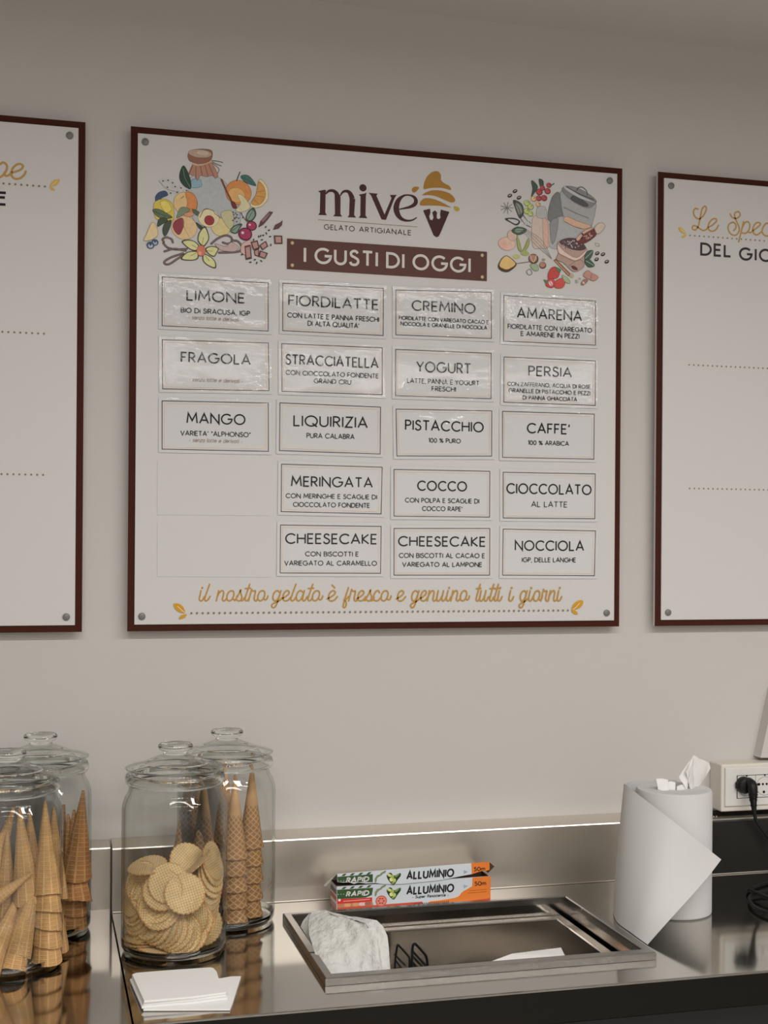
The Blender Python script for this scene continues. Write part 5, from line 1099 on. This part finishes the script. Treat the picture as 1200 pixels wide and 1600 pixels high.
rows = [((520, 1600, 2.040), (616, 1590, 2.050), None), ((508, 1540, 2.055), (612, 1535, 2.055), None), ((497, 1505, 2.085), (609, 1505, 2.065), None), ((489, 1480, 2.13), (607.5, 1480, 2.075), None),
        ((483, 1460, 2.165), (605.5, 1463, 2.085), None), ((482, 1444, 2.195), (599, 1448, 2.10), None), ((484, 1432, 2.215), (589, 1438, 2.115), None), ((487, 1426, 2.225), (570, 1435.2, 2.135), None), ((491, 1424.5, 2.23), (543, 1434.5, 2.165), None)]
front, back = [], []
for k, (a, c, _) in enumerate(rows):
    A, B_ = W(*a), W(*c); rf, rb = [], []
    for i in range(25):
        f = i / 24; p = A.lerp(B_, f); top_ = k / 8
        dz = 0
        if k == 8: p.z += .004 * math.sin(PI * min(1, f * 1.2))
        n1 = -abs(noise.noise(Vector((f * 3.2 + k * .3, k * .45 - f, 5.2)))) * .034 + abs(noise.noise(Vector((f * 6 - k * .5, k * .8, 1.2)))) * .018 + noise.noise(Vector((f * 11, k * 1.3, 7))) * .004
        fold = -.010 * math.exp(-((f - .80) / .05) ** 2) + .006 * math.exp(-((f - .88) / .04) ** 2) - .008 * math.exp(-((f - .13) / .05) ** 2)
        th = .016 * math.sin(PI * f) ** .5 * (1 - .55 * top_)
        rf.append(p + Vector((0, -th + n1 * min(1, 4 * f, 4 * (1 - f)) + fold * .7, 0))); rb.append(p + Vector((0, th + n1 * .3 * min(1, 4 * f, 4 * (1 - f)), 0)))
    front.append(rf); back.append(rb)
b = MB(); b.grid(front); b.grid(back); b.grid([front[-1], back[-1]]); b.grid([front[0], back[0]])
b.grid([[r[0] for r in front], [r[0] for r in back]]); b.grid([[r[-1] for r in front], [r[-1] for r in back]])
lf = [[W(469.5, 1448, 2.262), W(474, 1438, 2.27), W(483, 1427.5, 2.275)], [W(477, 1459, 2.235), W(481, 1445, 2.25), W(488, 1427, 2.255)], [W(486, 1474, 2.20), W(486, 1450, 2.22), W(490, 1426, 2.235)]]
b.grid([spline(r, 5) for r in zip(*[spline(r, 5) for r in lf])])
o = b.build('paper_bag', mat('crumpled_bag_paper', (.66, .655, .63), .85, spec=.15, bump=((38, 38, 38), 1.0, .012, 5)), None, True, origin=Vector((.52, 2.12, .79)))
tag(o, 'crumpled white paper bag standing in the left end of the well', 'paper bag')

t = thing('serving_tongs', 'black serving tongs with two slotted heads standing in the well', 'tongs', (.60, 2.20, PZ))
def head(pts, slats, y, rr):
    u3 = lambda a, c: W(590 + a * .091667, 1460 + c * .091667, y)
    b = MB(); b.tube(spline([u3(*p) for p in pts], 6, True), rr, 10, closed=True); h = b.build('tong_head', M_black, t, True)
    for (p, q) in slats:
        b = MB(); b.tube([u3(*p), u3(*q)], rr * .85, 10); b.build('slat', M_black, h, True)
    e = u3(*pts[-2]); b = MB(); b.tube(spline([e, Vector((e.x + .004, y - .02, .80)), Vector((e.x + .02, y - .06, PZ + .006))], 6), rr * 1.4, 10); b.build('tong_arm', M_black, t, True)
head([(585, 560), (590, 400), (597, 230), (612, 170), (630, 158), (655, 170), (740, 265), (815, 350), (835, 400), (850, 480), (852, 560), (850, 700), (720, 720), (590, 700)], (((600, 290), (842, 560)), ((598, 370), (800, 600)), ((594, 470), (740, 660))), 2.190, .0024)
head([(295, 560), (300, 440), (320, 290), (335, 200), (348, 180), (380, 210), (460, 300), (530, 380), (545, 420), (545, 560), (540, 700), (420, 720), (300, 700)], (((285, 335), (470, 530)), ((290, 420), (420, 590))), 2.245, .0019)

q = [W(770, 1501, 2.10), W(800, 1490, 2.13), W(876.5, 1480.5, 2.16), W(883, 1494, 2.10), W(886, 1520, 2.05), W(770, 1530, 2.05)]
b = MB(); n = len(q); b.add(q + [v + Vector((0, .003, -.0015)) for v in q], [tuple(range(n)), tuple(range(n, 2 * n))[::-1]] + [(i, n + i, n + (i + 1) % n, (i + 1) % n) for i in range(n)])
tag(b.build('folded_paper', M_paper, None, False, origin=q[0]), 'folded white paper leaning in the right end of the well', 'paper')
